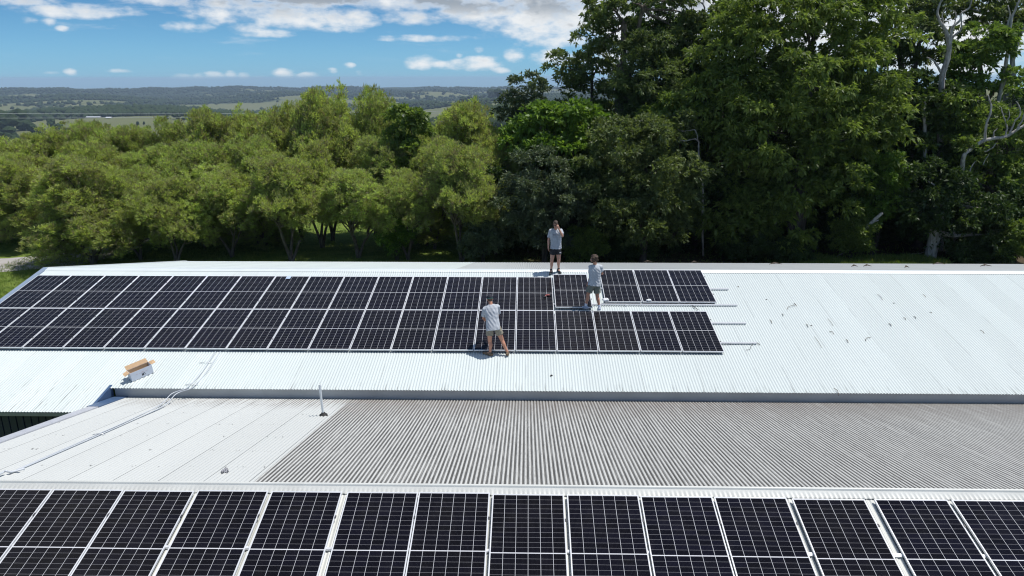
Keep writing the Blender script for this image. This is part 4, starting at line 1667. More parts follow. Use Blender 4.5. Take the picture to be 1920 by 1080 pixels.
FH, FR = 8.0, 3.2
FEATHER = []
for i in range(6):
    rng = np.random.default_rng(100 + i)
    low = (.6, 2.9, 2.3, 3.3, 1.3, 2.9)[i]
    bl = feathery_blobs(rng, FH, FR, low)
    P, D, T = crown_tufts(bl, rng, .37, .84, 14, 1.1, 1.0, .22, .6, .20)
    crown_me = leaves('crown', P, D, 8, .28, .042, .34, rng, T)
    crown_me.materials.append(M['leaf_feather'])
    mb = MB()
    forks = []
    for k in range(3):
        a = k * 2.1 + rng.uniform(-.5, .5)
        forks.append(((math.cos(a) * .8, math.sin(a) * .8, rng.uniform(1.7, 2.8)), .085))
    trunk_mesh(mb, (0, 0, -.2), forks, bl, .14, rng, .14)
    tr_o = mb.build('trunk', M['bark'])
    FEATHER.append((crown_me, tr_o.data))
    bpy.data.objects.remove(tr_o)

FGROUP = 'feathery trees behind the long shed'


def feather_tree(cx, top, hw, Y, var, label, rot=None, leaf=None):
    base = at(cx, 470, Y)
    tp = at(cx, top, Y)
    H = tp[2] - GROUND_Z
    w = hw * Y / F_PX
    t_ = thing('feathery_tree', label, 'tree', (base[0], Y, GROUND_Z), (0, 0, rot if rot is not None else RNG.uniform(0, 6.28)), FGROUP)
    t_.scale = (w / FR * .92, w / FR * .92, H / FH)
    cm, tm = FEATHER[var]
    link('trunk', tm, None, t_)
    link('crown', cm, None, t_)
    return t_


def nth(i):
    return ORD[i]


# front rank, left to right
FRONT = [(5, 392, 75, 50.5, 0, 'low feathery tree at the left edge, on the far side of the gravel drive'),
         (172, 305, 112, 43.0, 0, 'broad low olive feathery tree beside the end of the gravel drive'),
         (262, 330, 75, 44.0, 4, 'olive feathery tree right beside the broad one by the drive'),
         (330, 335, 75, 43.2, 2, 'feathery tree with bright tips, third from the drive in the front rank'),
         (435, 322, 85, 45.0, 1, 'feathery tree with leaning dark stems, fourth from the drive in the front rank'),
         (545, 302, 88, 44.0, 3, 'feathery tree with a bare forked trunk, fifth from the drive in front'),
         (672, 322, 85, 45.0, 5, 'feathery tree with thick twin pale trunks above a sunny gap'),
         (765, 330, 70, 44.5, 1, 'feathery tree just right of the one with twin pale trunks'),
         (865, 280, 90, 44.0, 3, 'last feathery tree of the front rank, next to the dark broad leaved trees')]
SECOND = [(25, 262, 95, 50, 2, 'feathery tree of the second rank, its top at the left edge'),
          (110, 256, 80, 51, 1, 'feathery treetop of the second rank, second from the left edge'),
          (190, 236, 75, 52, 5, 'feathery treetop of the second rank, third from the left edge'),
          (270, 248, 70, 51, 4, 'feathery treetop of the second rank, fourth from the left edge'),
          (345, 240, 72, 52, 3, 'feathery treetop of the second rank, fifth from the left edge'),
          (425, 218, 80, 51, 0, 'rounded bright feathery treetop, sixth of the second rank'),
          (505, 214, 75, 52, 2, 'rounded bright feathery treetop, seventh of the second rank'),
          (568, 208, 75, 51, 4, 'feathery tree rising left of the two tallest feathery ones'),
          (625, 184, 80, 50, 1, 'tallest feathery tree with an airy ragged crown'),
          (708, 189, 70, 51.5, 3, 'second tallest feathery tree with an open stem showing, right of the tallest'),
          (770, 232, 60, 51, 5, 'short feathery tree in the dip right of the two tallest'),
          (872, 205, 92, 50, 0, 'wide rounded feathery tree with a level top, next to the forest'),
          (935, 250, 70, 49, 2, 'feathery tree half hidden where the rank meets the dark forest')]
MIDDLE = [(70, 300, 85, 47.5, 4, 'feathery crown between the ranks, above the broad olive one by the drive'),
          (205, 278, 80, 47.8, 1, 'feathery crown between the ranks, second from the left edge'),
          (300, 290, 75, 47.2, 3, 'feathery crown between the ranks, third from the left edge'),
          (388, 272, 80, 47.8, 5, 'feathery crown between the ranks, fourth from the left edge'),
          (490, 268, 80, 47.4, 0, 'feathery crown between the ranks, fifth from the left edge'),
          (605, 262, 80, 47.8, 2, 'feathery crown between the ranks, below the two tallest feathery trees'),
          (722, 268, 75, 47.6, 4, 'feathery crown between the ranks, left of the glossy dark small tree'),
          (815, 280, 65, 47.5, 1, 'feathery crown between the ranks, right of the glossy dark small tree')]
for (cx, top, hw, Y, var, lab) in FRONT + MIDDLE + SECOND:
    feather_tree(cx, top, hw, Y, var, lab)
for k, (cx, top, hw, Y, var) in enumerate([(820, 250, 80, 56, 5), (75, 300, 80, 56, 3), (500, 400, 60, 48.3, 0), (800, 400, 60, 48.5, 4), (400, 395, 60, 48.5, 4),
                                           (-80, 290, 110, 50, 1), (300, 380, 60, 47.5, 5), (930, 380, 70, 46, 5)]):
    feather_tree(cx, top, hw, Y, var, 'feathery tree filling in behind the front rank, half hidden by other feathery trees')


# ---- forest trees, each with a crown of its own
def forest_tree(name, label, Y, foot, blobs, leaf, K=7, L=.24, W=.10, puff=.75, puff_k=1.0, tuft=15, up=.2, spread=.75, bark='bark_dark', r0=.28,
                forks=None, seed=1, flat=.6, drop=.15, inner=.25, limbs=True):
    rng = np.random.default_rng(seed)
    fx = at(foot, 470, Y)[0]
    org = np.array([fx, Y, GROUND_Z])
    t_ = thing(name, label, 'tree', tuple(org), (0, 0, 0), 'forest trees behind the long shed')
    bl = []
    for q in blobs:
        px, py, rx, ry = q[:4]
        dy = q[4] if len(q) > 4 else 0.0
        c_ = at(px, py, Y + dy) - org
        s = (Y + dy) / F_PX
        bl.append((c_[0], c_[1], c_[2], rx * s, (rx * s) * .85, ry * s))
    L, W, tuft = L * 1.4, W * 1.35, int(tuft * .62)
    P, D, T = crown_tufts(bl, rng, puff * 1.2, puff_k * 1.15, int(tuft * 1.5), up, flat * .85, inner, 1.0)
    keep = P[:, 2] > .15
    cm = leaves('crown', P[keep], D[keep], K, L, W, spread, rng, T[keep], drop)
    link('crown', cm, M[leaf], t_)
    mb = MB()
    if forks is None:
        zc = np.mean([b[2] for b in bl])
        xc = np.mean([b[0] for b in bl])
        forks = [((xc * .45, 0, zc * .62), r0 * .55), ((xc * .8 + .6, .3, zc * .85), r0 * .42)]
    else:
        forks = [((at(px, py, Y) - org) + np.array([0, dy, 0]), r) for (px, py, dy, r) in forks]
    trunk_mesh(mb, (0, 0, -.3), forks, bl if limbs else [], r0, rng, .10, .03)
    mb.build('trunk', M[bark], t_)
    return t_


# the big light green tree in front
forest_tree('leafy_tree', 'largest bright green tree with layered drooping foliage right of centre', 46, 1490,
            [(1500, 20, 110, 70), (1600, 60, 95, 80, 1), (1400, 110, 90, 70), (1520, 130, 120, 75, -1), (1610, 170, 85, 65), (1380, 210, 75, 60, -.5),
             (1470, 250, 110, 75, -1.5), (1590, 260, 90, 70, -.8), (1400, 320, 80, 70, -1), (1510, 345, 85, 75, -1.6), (1380, 410, 75, 55, -.6), (1450, 425, 80, 55, -1.2),
             (1560, 340, 60, 60), (1350, 160, 50, 40), (1640, 215, 55, 42, -.5), (1560, -30, 110, 50, 1.5), (1420, 30, 80, 50, 1.5)],
            'leaf_big', 8, .26, .085, .80, 1.0, 25, -.1, .7, 'bark', .38, [(1500, 300, 0, .26), (1520, 150, .6, .2), (1430, 250, .2, .16)], 21, .55, .35)
forest_tree('leafy_tree', 'dense olive tree with a rounded crown behind the person in black shorts', 43.5, 1205,
            [(1195, 270, 75, 45), (1150, 320, 65, 50), (1235, 330, 75, 55, -.4), (1130, 385, 65, 50), (1200, 400, 80, 50, -.8), (1260, 400, 60, 50), (1240, 250, 50, 40, .5)],
            'leaf_olive', 8, .20, .075, .62, 1.05, 26, .2, .8, 'bark_dark', .22, None, 22, .7, .1)
forest_tree('leafy_tree', 'grey green bushy tree left of the person in black shorts', 43.2, 1020,
            [(1010, 335, 52, 42), (975, 385, 50, 40), (1045, 385, 52, 42, -.4), (1000, 425, 60, 40), (1075, 365, 30, 25)],
            'leaf_grey', 9, .18, .06, .50, 1.1, 26, .3, .8, 'bark_dark', .14, None, 23, .75, .05)
forest_tree('leafy_tree', 'small lime green tree in the middle distance with flat leaf layers', 47.5, 1075,
            [(1060, 225, 70, 30), (1010, 255, 55, 35), (1110, 258, 60, 35), (1060, 285, 75, 35, -.4), (1020, 215, 30, 22)],
            'leaf_lime', 7, .26, .13, .70, 1.0, 22, .1, .7, 'bark_dark', .16, None, 24, .45, .1)
forest_tree('leafy_tree', 'narrow dark tree standing where feathery trees meet the forest', 50, 985,
            [(990, 165, 30, 28), (975, 205, 38, 40), (1000, 245, 42, 40), (960, 275, 40, 40), (985, 320, 45, 45)],
            'leaf_grey', 8, .20, .08, .60, 1.0, 24, .3, .8, 'bark_dark', .16, None, 25, .7)
forest_tree('leafy_tree', 'dark ragged tree with a spiky top left of the tall pale limbed tree', 52, 1095,
            [(1100, 85, 26, 28), (1065, 125, 40, 28), (1110, 130, 45, 38), (1050, 165, 40, 30), (1095, 185, 48, 34), (1135, 110, 36, 36), (1120, 230, 36, 30)],
            'leaf_olive', 8, .22, .08, .62, .65, 20, .2, .85, 'bark_dark', .2, [(1098, 210, 0, .13), (1110, 150, 0, .10)], 26, .65)
forest_tree('tall_tree', 'tall tree with twisted pale limbs and open flat crown against the cloud', 50.2, 1155,
            [(1140, 12, 42, 22), (1185, 5, 46, 20), (1120, 35, 28, 16), (1240, -4, 45, 14), (1290, 0, 30, 12), (1165, 58, 40, 16), (1135, 72, 30, 16), (1305, 36, 34, 12), (1275, 58, 40, 18, .4)],
            'leaf_olive', 7, .24, .10, .50, .55, 16, .1, .8, 'bark', .34, [(1163, 120, 0, .24), (1170, 45, 0, .18), (1205, 15, 0, .12)], 27, .5, .15)
forest_tree('leafy_tree', 'dome shaped very dark tree below the twisted pale limbs', 54, 1240,
            [(1235, 45, 48, 36), (1205, 70, 45, 28), (1265, 72, 50, 28), (1300, 90, 40, 36), (1230, 95, 60, 30)],
            'leaf_dark', 8, .22, .10, .62, .8, 24, .2, .8, 'bark_dark', .24, [(1215, 160, 0, .18)], 28, .7)
forest_tree('leafy_tree', 'tall brownish olive tree with a broad hanging crown, left of the largest one', 49.5, 1225,
            [(1215, 105, 50, 34), (1255, 115, 50, 36), (1190, 150, 42, 36), (1235, 160, 60, 40, -.6), (1280, 155, 45, 40), (1215, 200, 48, 34), (1170, 185, 32, 30), (1290, 195, 36, 30)],
            'leaf_olive', 9, .20, .065, .62, 1.1, 26, -.1, .75, 'bark', .2, [(1222, 200, 0, .15), (1232, 170, 0, .10)], 29, .75, .3)
forest_tree('leafy_tree', 'dark tree between the brownish crown and the largest one, sky showing through', 52, 1345,
            [(1345, 50, 40, 26), (1330, 80, 46, 30), (1365, 30, 36, 26), (1395, 60, 36, 30), (1325, 120, 40, 32), (1350, 20, 30, 16)],
            'leaf_olive', 7, .24, .10, .58, .5, 20, .2, .8, 'bark', .22, [(1350, 120, 0, .16), (1365, 60, 0, .12)], 30, .6)
forest_tree('leafy_tree', 'low lime tipped tree under the brownish crown, above the olive dome', 46.5, 1265,
            [(1260, 225, 55, 25), (1220, 245, 50, 25), (1290, 250, 50, 28), (1255, 200, 35, 22)],
            'leaf_big', 8, .22, .09, .60, 1.0, 24, .2, .8, 'bark_dark', .14, None, 31, .6)
# far right group, open crowns with the sky behind
forest_tree('tall_tree', 'tall open tree with dark limbs and sky gaps right of the largest one', 53, 1690,
            [(1680, 12, 60, 26), (1740, 20, 55, 28), (1690, 60, 60, 26), (1660, 95, 45, 26), (1720, 95, 50, 26, .5), (1760, 60, 44, 26), (1640, 30, 40, 30), (1700, 130, 44, 20), (1770, 120, 36, 20)],
            'leaf_olive', 7, .25, .11, .58, .42, 17, .1, .8, 'bark', .32, [(1690, 160, 0, .24), (1680, 70, 0, .17), (1730, 80, .5, .13)], 32, .55)
forest_tree('tall_tree', 'tall tree with flat pale green leaf layers at the right edge', 49, 1850,
            [(1830, 75, 55, 22), (1800, 100, 50, 20), (1870, 105, 50, 22), (1825, 135, 50, 18), (1880, 150, 50, 22), (1790, 165, 50, 20), (1900, 70, 40, 20)],
            'leaf_big', 7, .27, .12, .55, .45, 19, .1, .8, 'bark', .28, [(1850, 190, 0, .2), (1835, 110, 0, .14)], 33, .45, .15)
forest_tree('tall_tree', 'tall dark crown at the top right corner with bare grey limbs', 54, 1885,
            [(1850, 10, 60, 22), (1905, 25, 60, 26), (1800, 15, 45, 22), (1940, 60, 55, 30), (1870, 45, 45, 18)],
            'leaf_olive', 7, .25, .11, .58, .45, 18, .1, .8, 'bark_pale', .30, [(1885, 130, 0, .2), (1895, 60, 0, .13)], 34, .5)
forest_tree('leafy_tree', 'dark green tree below the open crowns at the right, beside the largest one', 48, 1720,
            [(1700, 180, 60, 40), (1750, 195, 60, 40, -.5), (1690, 240, 60, 45, -.5), (1780, 250, 60, 45), (1730, 290, 70, 50, -.8), (1680, 310, 50, 45), (1800, 200, 40, 30)],
            'leaf_dark', 8, .24, .10, .72, 1.05, 25, .1, .8, 'bark_dark', .26, None, 35, .6)
forest_tree('leafy_tree', 'yellow green leaved tree beneath the dead branches at the right edge', 46, 1860,
            [(1820, 205, 45, 28), (1870, 230, 50, 30), (1905, 275, 48, 40), (1830, 260, 48, 34), (1850, 320, 55, 40, -.5), (1900, 340, 50, 45), (1790, 330, 40, 30)],
            'leaf_big', 8, .22, .085, .62, .95, 24, .1, .8, 'bark_dark', .22, None, 36, .6)
forest_tree('leafy_tree', 'shadowed low tree with drooping leaves near the fallen log', 44.5, 1745,
            [(1740, 340, 55, 35), (1790, 380, 55, 35), (1720, 385, 45, 30), (1840, 390, 55, 38), (1890, 410, 50, 40), (1770, 425, 60, 28), (1860, 440, 60, 26), (1650, 350, 45, 35, 1)],
            'leaf_dark', 8, .20, .08, .60, .95, 24, .1, .8, 'bark_pale', .34, [(1752, 430, 0, .27), (1770, 380, 0, .15)], 37, .65)
forest_tree('leafy_tree', 'dark low tree between the grey green bush and the olive dome', 46.5, 1110,
            [(1090, 320, 50, 36), (1110, 370, 50, 40), (1080, 420, 55, 40), (1120, 440, 60, 35), (1160, 450, 50, 30), (1040, 440, 50, 30), (940, 430, 50, 40), (930, 360, 40, 40)],
            'leaf_dark', 8, .22, .09, .66, 1.0, 25, .1, .8, 'bark_dark', .18, None, 38, .65)
forest_tree('leafy_tree', 'shaded tree right under the largest bright green crown', 47.5, 1300,
            [(1310, 270, 48, 50), (1320, 340, 55, 50), (1300, 400, 50, 40), (1330, 445, 60, 32), (1270, 450, 50, 30), (1340, 220, 40, 36)],
            'leaf_dark', 8, .24, .09, .70, 1.0, 25, .0, .8, 'bark_dark', .2, None, 39, .65)
forest_tree('leafy_tree', 'dark tree behind the long gap between the largest crown and the log', 49, 1590,
            [(1590, 330, 55, 50), (1620, 280, 50, 45), (1600, 400, 60, 45), (1650, 420, 50, 40), (1560, 440, 60, 35), (1500, 440, 60, 35)],
            'leaf_dark', 8, .24, .10, .72, 1.0, 25, .1, .8, 'bark_dark', .24, None, 40, .65)
forest_tree('leafy_tree', 'glossy dark green small tree growing up among the feathery ones', 47.5, 765,
            [(765, 225, 28, 22), (770, 255, 30, 25), (760, 290, 26, 24), (775, 315, 22, 18)],
            'leaf_big', 7, .24, .12, .50, 1.0, 20, .1, .8, 'bark_dark', .1, None, 41, .6)

# trees deeper in the forest close the view between the trunks
rng = np.random.default_rng(77)
FILL = []
for i in range(3):
    bl = []
    for k in range(13):
        a = k * 2.4
        f = (k + .5) / 13
        rr = 2.9 * (1 - .55 * abs(f - .35)) * rng.uniform(.6, 1)
        bl.append((rr * math.cos(a), rr * math.sin(a), 1.2 + 10 * f, 2.0, 2.0, 1.5))
    P, D, T = crown_tufts(bl, rng, .85, .9, 22, .1, .6, .3)
    P[:, 2] = np.maximum(P[:, 2], .2)
    cm = leaves('crown', P, D, 7, .30, .13, .8, rng, T, .15)
    cm.materials.append(M['leaf_dark'])
    mb = MB()
    trunk_mesh(mb, (0, 0, -.3), [((.3, .2, 5.5), .16), ((-.4, .2, 7.5), .12)], bl, .26, rng, .1, .03)
    o = mb.build('trunk', M['bark_dark'])
    FILL.append((cm, o.data))
    bpy.data.objects.remove(o)
k = 0
for (Y, tops) in ((56, [(960, 235), (1050, 215), (1150, 190), (1250, 190), (1350, 130), (1450, 100), (1560, 90), (1640, 200), (1730, 215), (1820, 225), (1910, 225)]),
                  (63, [(1000, 260), (1110, 230), (1300, 180), (1400, 130), (1500, 90), (1600, 190), (1690, 235), (1780, 230), (1880, 225), (1960, 180)]),
                  (51, [(1010, 330), (1100, 330), (1390, 300), (1480, 320), (1640, 330), (1960, 240), (2040, 150), (2060, 330), (1700, 330), (1800, 320), (1880, 330)])):
    for (px, py) in tops:
        tp = at(px, py, Y)
        t_ = thing('forest_tree', 'dark tree standing deep in the forest behind the front trees, mostly hidden by them', 'tree', (tp[0], Y + rng.uniform(-1.5, 1.5), GROUND_Z),
                   (0, 0, rng.uniform(0, 6.28)), 'trees deep in the forest')
        H = tp[2] - GROUND_Z
        t_.scale = (1.05, 1.05, H / 12.6)
        cm, tm = FILL[k % 3]
        k += 1
        link('trunk', tm, None, t_)
        link('crown', cm, None, t_)


# ---- bare pale limbs
def dead_branch(name, label, Y, paths, mat, seed, cat='branch'):
    rng = np.random.default_rng(seed)
    mb = MB()
    for (pp, r0, r1) in paths:
        P = smooth_path([at(x, y, Y + (q[0] if q else 0)) for (x, y, *q) in pp], 4)
        n_ = len(P)
        P = [p + Vector(rng.normal(0, .012, 3)) for p in P]
        mb.tube(P, [r0 + (r1 - r0) * i / (n_ - 1) for i in range(n_)], 7)
    return tag(mb.build(name, M[mat]), label, cat)


dead_branch('dead_tree', 'bleached leafless tree with forking pale limbs, tallest of the bare wood at right', 47.3,
            [([(1762, 470), (1763, 330), (1764, 200), (1766, 145), (1777, 110), (1779, 80), (1772, 55), (1762, 40), (1758, 20), (1768, -5)], .24, .05),
             ([(1776, 95), (1783, 75), (1785, 52), (1800, 38), (1803, 25), (1818, 14), (1824, -8)], .10, .04),
             ([(1776, 100), (1788, 68), (1802, 55), (1802, 30)], .08, .03), ([(1768, 140), (1760, 128), (1752, 115), (1737, 107)], .09, .03),
             ([(1772, 55), (1766, 30), (1774, 14)], .05, .02), ([(1785, 60), (1792, 36), (1790, 20)], .04, .02)], 'dead_wood', 1, 'dead tree')
dead_branch('dead_tree', 'fallen pale dead tree with many bent branches at the right edge', 44.3,
            [([(1790, 470, 2.0), (1800, 390, 1.5), (1806, 300), (1820, 280), (1846, 264), (1885, 256), (1905, 245), (1925, 232)], .15, .07),
             ([(1846, 264), (1849, 235), (1858, 205), (1856, 190), (1852, 178)], .085, .03),
             ([(1885, 256), (1888, 235), (1880, 215), (1877, 200)], .06, .02), ([(1862, 262), (1864, 248), (1870, 240)], .05, .02),
             ([(1893, 252), (1902, 230), (1912, 215), (1912, 200), (1905, 190)], .06, .02), ([(1888, 228), (1893, 216), (1890, 205)], .035, .015),
             ([(1905, 245), (1918, 222), (1925, 200)], .06, .03), ([(1846, 282), (1850, 283), (1862, 276), (1868, 268)], .06, .025),
             ([(1818, 322), (1822, 312), (1830, 302)], .04, .015), ([(1842, 310), (1850, 296), (1855, 288)], .03, .012)], 'dead_wood', 2, 'dead tree')
dead_branch('dead_branch', 'thin pale crooked branch in front of the dark gap beside the largest tree', 44.6,
            [([(1318, 480), (1316, 330), (1310, 290), (1308, 262), (1285, 264), (1262, 262), (1252, 256), (1245, 250)], .06, .022),
             ([(1308, 262), (1306, 250), (1300, 243), (1280, 246), (1268, 240), (1260, 231)], .045, .018), ([(1256, 258), (1250, 264), (1247, 270)], .025, .012)], 'bark_pale', 3, 'branch')
dead_branch('bare_limbs', 'twisted bare limbs reaching across the sky gap beside the tall open crown', 53.0,
            [([(1200, 14), (1218, 5), (1232, -10)], .10, .06), ([(1196, 40), (1180, 48), (1168, 60)], .12, .10),
             ([(1245, 18), (1248, 8), (1258, 0), (1272, -6)], .05, .03), ([(1236, -10), (1245, 10), (1247, 22), (1262, 26), (1275, 32), (1283, 28), (1290, 40)], .05, .02),
             ([(1275, 32), (1282, 42), (1290, 50)], .03, .012), ([(1330, 36), (1322, 22), (1318, 8), (1300, -5)], .08, .04), ([(1318, 8), (1320, -8)], .04, .03)], 'bark_pale', 4, 'branches')
dead_branch('bare_limbs', 'grey bare fork of two limbs near the top right corner', 48.5,
            [([(1870, 200), (1888, 110), (1892, 70), (1896, 40), (1905, 15), (1915, -5)], .13, .05), ([(1890, 75), (1888, 50), (1894, 30), (1890, 10)], .08, .03),
             ([(1878, 165), (1894, 130), (1908, 85), (1916, 60), (1925, 40)], .10, .05)], 'bark_pale', 5, 'branches')
dead_branch('tree_stump', 'broken grey standing stump under the open crowns', 46.3,
            [([(1734, 330), (1734, 250), (1732, 210), (1730, 200), (1726, 190)], .12, .06), ([(1731, 202), (1735, 195), (1734, 187)], .06, .03)], 'bark_pale', 6, 'stump')
dead_branch('fallen_log', 'pale fallen log leaning in the dark under the trees', 43.6,
            [([(1612, 438), (1622, 428), (1636, 415), (1655, 399)], .14, .09), ([(1640, 416), (1648, 413)], .05, .03)], 'bark_pale', 7, 'log')
dead_branch('leaning_pole', 'thin dark stem leaning across the sunny gap between feathery trees', 46.0,
            [([(722, 468), (745, 455), (770, 441), (793, 424)], .06, .04)], 'bark_dark', 8, 'fallen stem')

# ---- understorey at the forest edge
SHR = [(1600, 430, 34, 24, 44.0, 'leaf_big', 'bright leafy bush left of the pale fallen log'),
       (1660, 330, 35, 40, 44.6, 'leaf_lime', 'sunlit green sapling above the fallen log'),
       (1480, 470, 40, 18, 43.6, 'leaf_dark', 'low dark bush at the forest foot under the largest tree'),
       (1400, 465, 45, 20, 43.8, 'leaf_dark', 'low dark bush at the forest foot left of the largest tree'),
       (1185, 462, 40, 22, 44.2, 'leaf_dark', 'low dark bush under the olive dome tree'),
       (1100, 455, 35, 26, 43.6, 'leaf_big', 'green bush in shade right of the person in black shorts'),
       (905, 440, 36, 24, 43.4, 'leaf_grey', 'grey green bush at the right end of the feathery trees'),
       (740, 425, 30, 28, 44.2, 'leaf_lime', 'small bright bush in the sunny gap between feathery trunks'),
       (1840, 470, 50, 18, 43.8, 'leaf_dark', 'low dark bush right of the pale trunk foot'),
       (1910, 440, 30, 30, 43.2, 'leaf_big', 'leafy bush at the right edge low down')]
for i, (px, py, rx, ry, Y, lf, lab) in enumerate(SHR):
    rng = np.random.default_rng(300 + i)
    c_ = at(px, py, Y)
    s = Y / F_PX
    org = np.array([c_[0], Y, GROUND_Z])
    t_ = thing('bush', lab, 'bush', tuple(org), (0, 0, 0), 'bushes at the forest edge')
    hz_ = c_[2] - GROUND_Z
    bl = [(0, 0, hz_, rx * s, rx * s * .8, ry * s), (rx * s * .5, .1, hz_ * .7, rx * s * .6, rx * s * .6, ry * s * .8), (-rx * s * .5, -.1, hz_ * .6, rx * s * .6, rx * s * .6, ry * s * .8)]
    P, D, T = crown_tufts(bl, rng, .35, 1.1, 18, .4, .7, .3)
    k_ = P[:, 2] > .02
    link('foliage', leaves('foliage', P[k_], D[k_], 7, .20, .08, .8, rng, T[k_]), M[lf], t_)
    mb = MB()
    for q in range(5):
        mb.tube(limb_path((rng.normal(0, .08), rng.normal(0, .08), -.05), (rng.normal(0, rx * s * .4), rng.normal(0, .3), hz_ * rng.uniform(.7, 1.0)), rng, .15, 5), [.025, .022, .018, .014, .011, .008], 5, False)
    mb.build('stems', M['bark_dark'], t_)


# ---- grass
def grass_patch(name, xy_fn, n, h, seed):
    rng = np.random.default_rng(seed)
    XY = xy_fn(n, rng)
    n = len(XY)
    P = np.concatenate([XY, np.full((n, 1), GROUND_Z)], 1)
    D = unit(np.stack([rng.normal(0, .35, n), rng.normal(0, .35, n), np.ones(n)], -1))
    me = leaves(name, P, D, 3, h, h * .12, .25, rng, rng.uniform(.15, .95, n))
    o = link(name, me, M['grass_blade'])
    return tag(o, kind='stuff')


def lawn_xy(n, rng):
    x = rng.uniform(-40, -17.2, n)
    y = rng.uniform(27, 50, n)
    lo = np.interp(x, [q[0] for q in lo_e], [q[1] for q in lo_e]) - .15
    hi_ = np.interp(x, [q[0] for q in hi_e], [q[1] for q in hi_e]) + .15
    k_ = (y < lo + rng.normal(0, .18, n)) | (y > hi_ + rng.normal(0, .18, n))
    return np.stack([x, y], -1)[k_]


tag(grass_patch('grass', lawn_xy, 42000, .17, 5), 'short green lawn beside the gravel drive at the left', 'grass')


def tuft_xy(n, rng):
    a = rng.integers(0, 26, n)
    cx = rng.uniform(15.5, 24.5, 26)[a]
    cy = rng.uniform(41.8, 44.6, 26)[a]
    return np.stack([cx + rng.normal(0, .5, n), cy + rng.normal(0, .35, n)], -1)


tag(grass_patch('long_grass', tuft_xy, 9000, .55, 6), 'tufts of long grass at the forest foot on the right', 'grass')


def under_xy(n, rng):
    return np.stack([rng.uniform(-20, 30, n), rng.uniform(43, 60, n)], -1)


tag(grass_patch('shade_grass', under_xy, 9000, .22, 8), 'thin grass on the shaded ground under the trees', 'grass')

# fallen sticks on the ground under the right hand trees
rng = np.random.default_rng(9)
for i in range(9):
    px, py = rng.uniform(1560, 1800), rng.uniform(466, 486)
    g0 = on_plane(px, py, np.array([0, 0, GROUND_Z + .06]), np.array([0, 0, 1.0]))
    a, L = rng.uniform(-.5, .5), rng.uniform(.8, 2.2)
    g1 = g0 + np.array([L * math.cos(a), L * math.sin(a), rng.uniform(.05, .5)])
    mb = MB()
    mb.tube(limb_path(g0, g1, rng, .15, 5), [.035, .032, .028, .024, .018, .010], 6)
    tag(mb.build('fallen_stick', M['bark_pale']), 'pale dead stick lying among the long grass at the forest foot', 'stick', 'dead sticks at the forest foot')


# ================================================================== THE COUNTRY BEYOND
def far_tree_mesh(rng, name):
    bm = bmesh.new()
    for k in range(4):
        bmesh.ops.create_icosphere(bm, subdivisions=2, radius=1.0,
                                   matrix=Matrix.Translation((rng.normal(0, .45), rng.normal(0, .45), .75 + .3 * k + rng.normal(0, .1))) @ Matrix.Diagonal((rng.uniform(.55, .85), rng.uniform(.55, .85), rng.uniform(.5, .7), 1)))
    for v in bm.verts:
        v.co += Vector(rng.normal(0, .075, 3))
    me = bpy.data.meshes.new(name)
    bm.to_mesh(me)
    bm.free()
    return me


m, t, b = new_mat('far_foliage')
oi = t.n.new('ShaderNodeObjectInfo')
nz = t.noise(t.coord('Object'), 3.0, 4, .7)
c = t.mix(nz, (.017, .032, .017), (.045, .066, .028))
t.put(b.inputs['Base Color'], c)
b.inputs['Roughness'].default_value = 1.0
b.inputs['Specular IOR Level'].default_value = .1
M['far_foliage'] = m

# one mass of distant woods: thousands of low crowns over hill and valley
rng = np.random.default_rng(41)
proto = []
for i in range(3):
    bm = bmesh.new()
    bmesh.ops.create_icosphere(bm, subdivisions=1, radius=1.0)
    me_ = bpy.data.meshes.new('tmp')
    bm.to_mesh(me_)
    bm.free()
    v_ = np.array([v.co[:] for v in me_.vertices])
    f_ = np.array([p.vertices[:] for p in me_.polygons])
    bpy.data.meshes.remove(me_)
    proto.append((v_ * (1 + rng.normal(0, .16, (len(v_), 1))), f_))
Vs, Fs, o_ = [], [], 0
N = 60000
azr = rng.uniform(-42, 26, N)
rr = 700 * (7600 / 700) ** (rng.random(N) ** .75)
xx, yy = rr * np.sin(np.radians(azr)), rr * np.cos(np.radians(azr))
cv = wood_cover(xx, yy, rr) + rng.normal(0, .38, N)
sel = cv > .35
azr, rr, xx, yy = azr[sel], rr[sel], xx[sel], yy[sel]
zz = terrain_height(azr, rr)
for i in range(len(rr)):
    v_, f_ = proto[i % 3]
    s = rng.uniform(4.0, 8.5) * (1.0 + .5 * rng.random())
    a = rng.uniform(0, 6.28)
    ca, sa = math.cos(a), math.sin(a)
    w = v_ * np.array([s, s, s * .85])
    w = np.stack([w[:, 0] * ca - w[:, 1] * sa + xx[i], w[:, 0] * sa + w[:, 1] * ca + yy[i], w[:, 2] + zz[i] + s * .45], -1)
    Vs.append(w)
    Fs.append(f_ + o_)
    o_ += len(v_)
woods = link('far_woods', np_mesh('far_woods', np.concatenate(Vs), np.concatenate(Fs)), M['far_foliage'])
tag(woods, 'distant bush and woodland covering the hills and valley', 'woods', None, 'stuff')

# trees in the valley one can tell apart
FT_ME = []
for i in range(4):
    me = far_tree_mesh(rng, 'crown')
    me.materials.append(M['far_foliage'])
    FT_ME.append(me)


def land_hit(px, py, Y):
    """where a sight line meets the country, no nearer than Y * 0.6"""
    v = px_dir(px, py)
    ds = np.geomspace(max(Y * .6, 200), 9000, 1500)
    Q = v[None, :] * ds[:, None]
    r_ = np.hypot(Q[:, 0], Q[:, 1])
    hit = np.nonzero(terrain_height(np.degrees(np.arctan2(Q[:, 0], Q[:, 1])), r_) > Q[:, 2])[0]
    return Q[hit[0]] if len(hit) else at(px, py, Y)


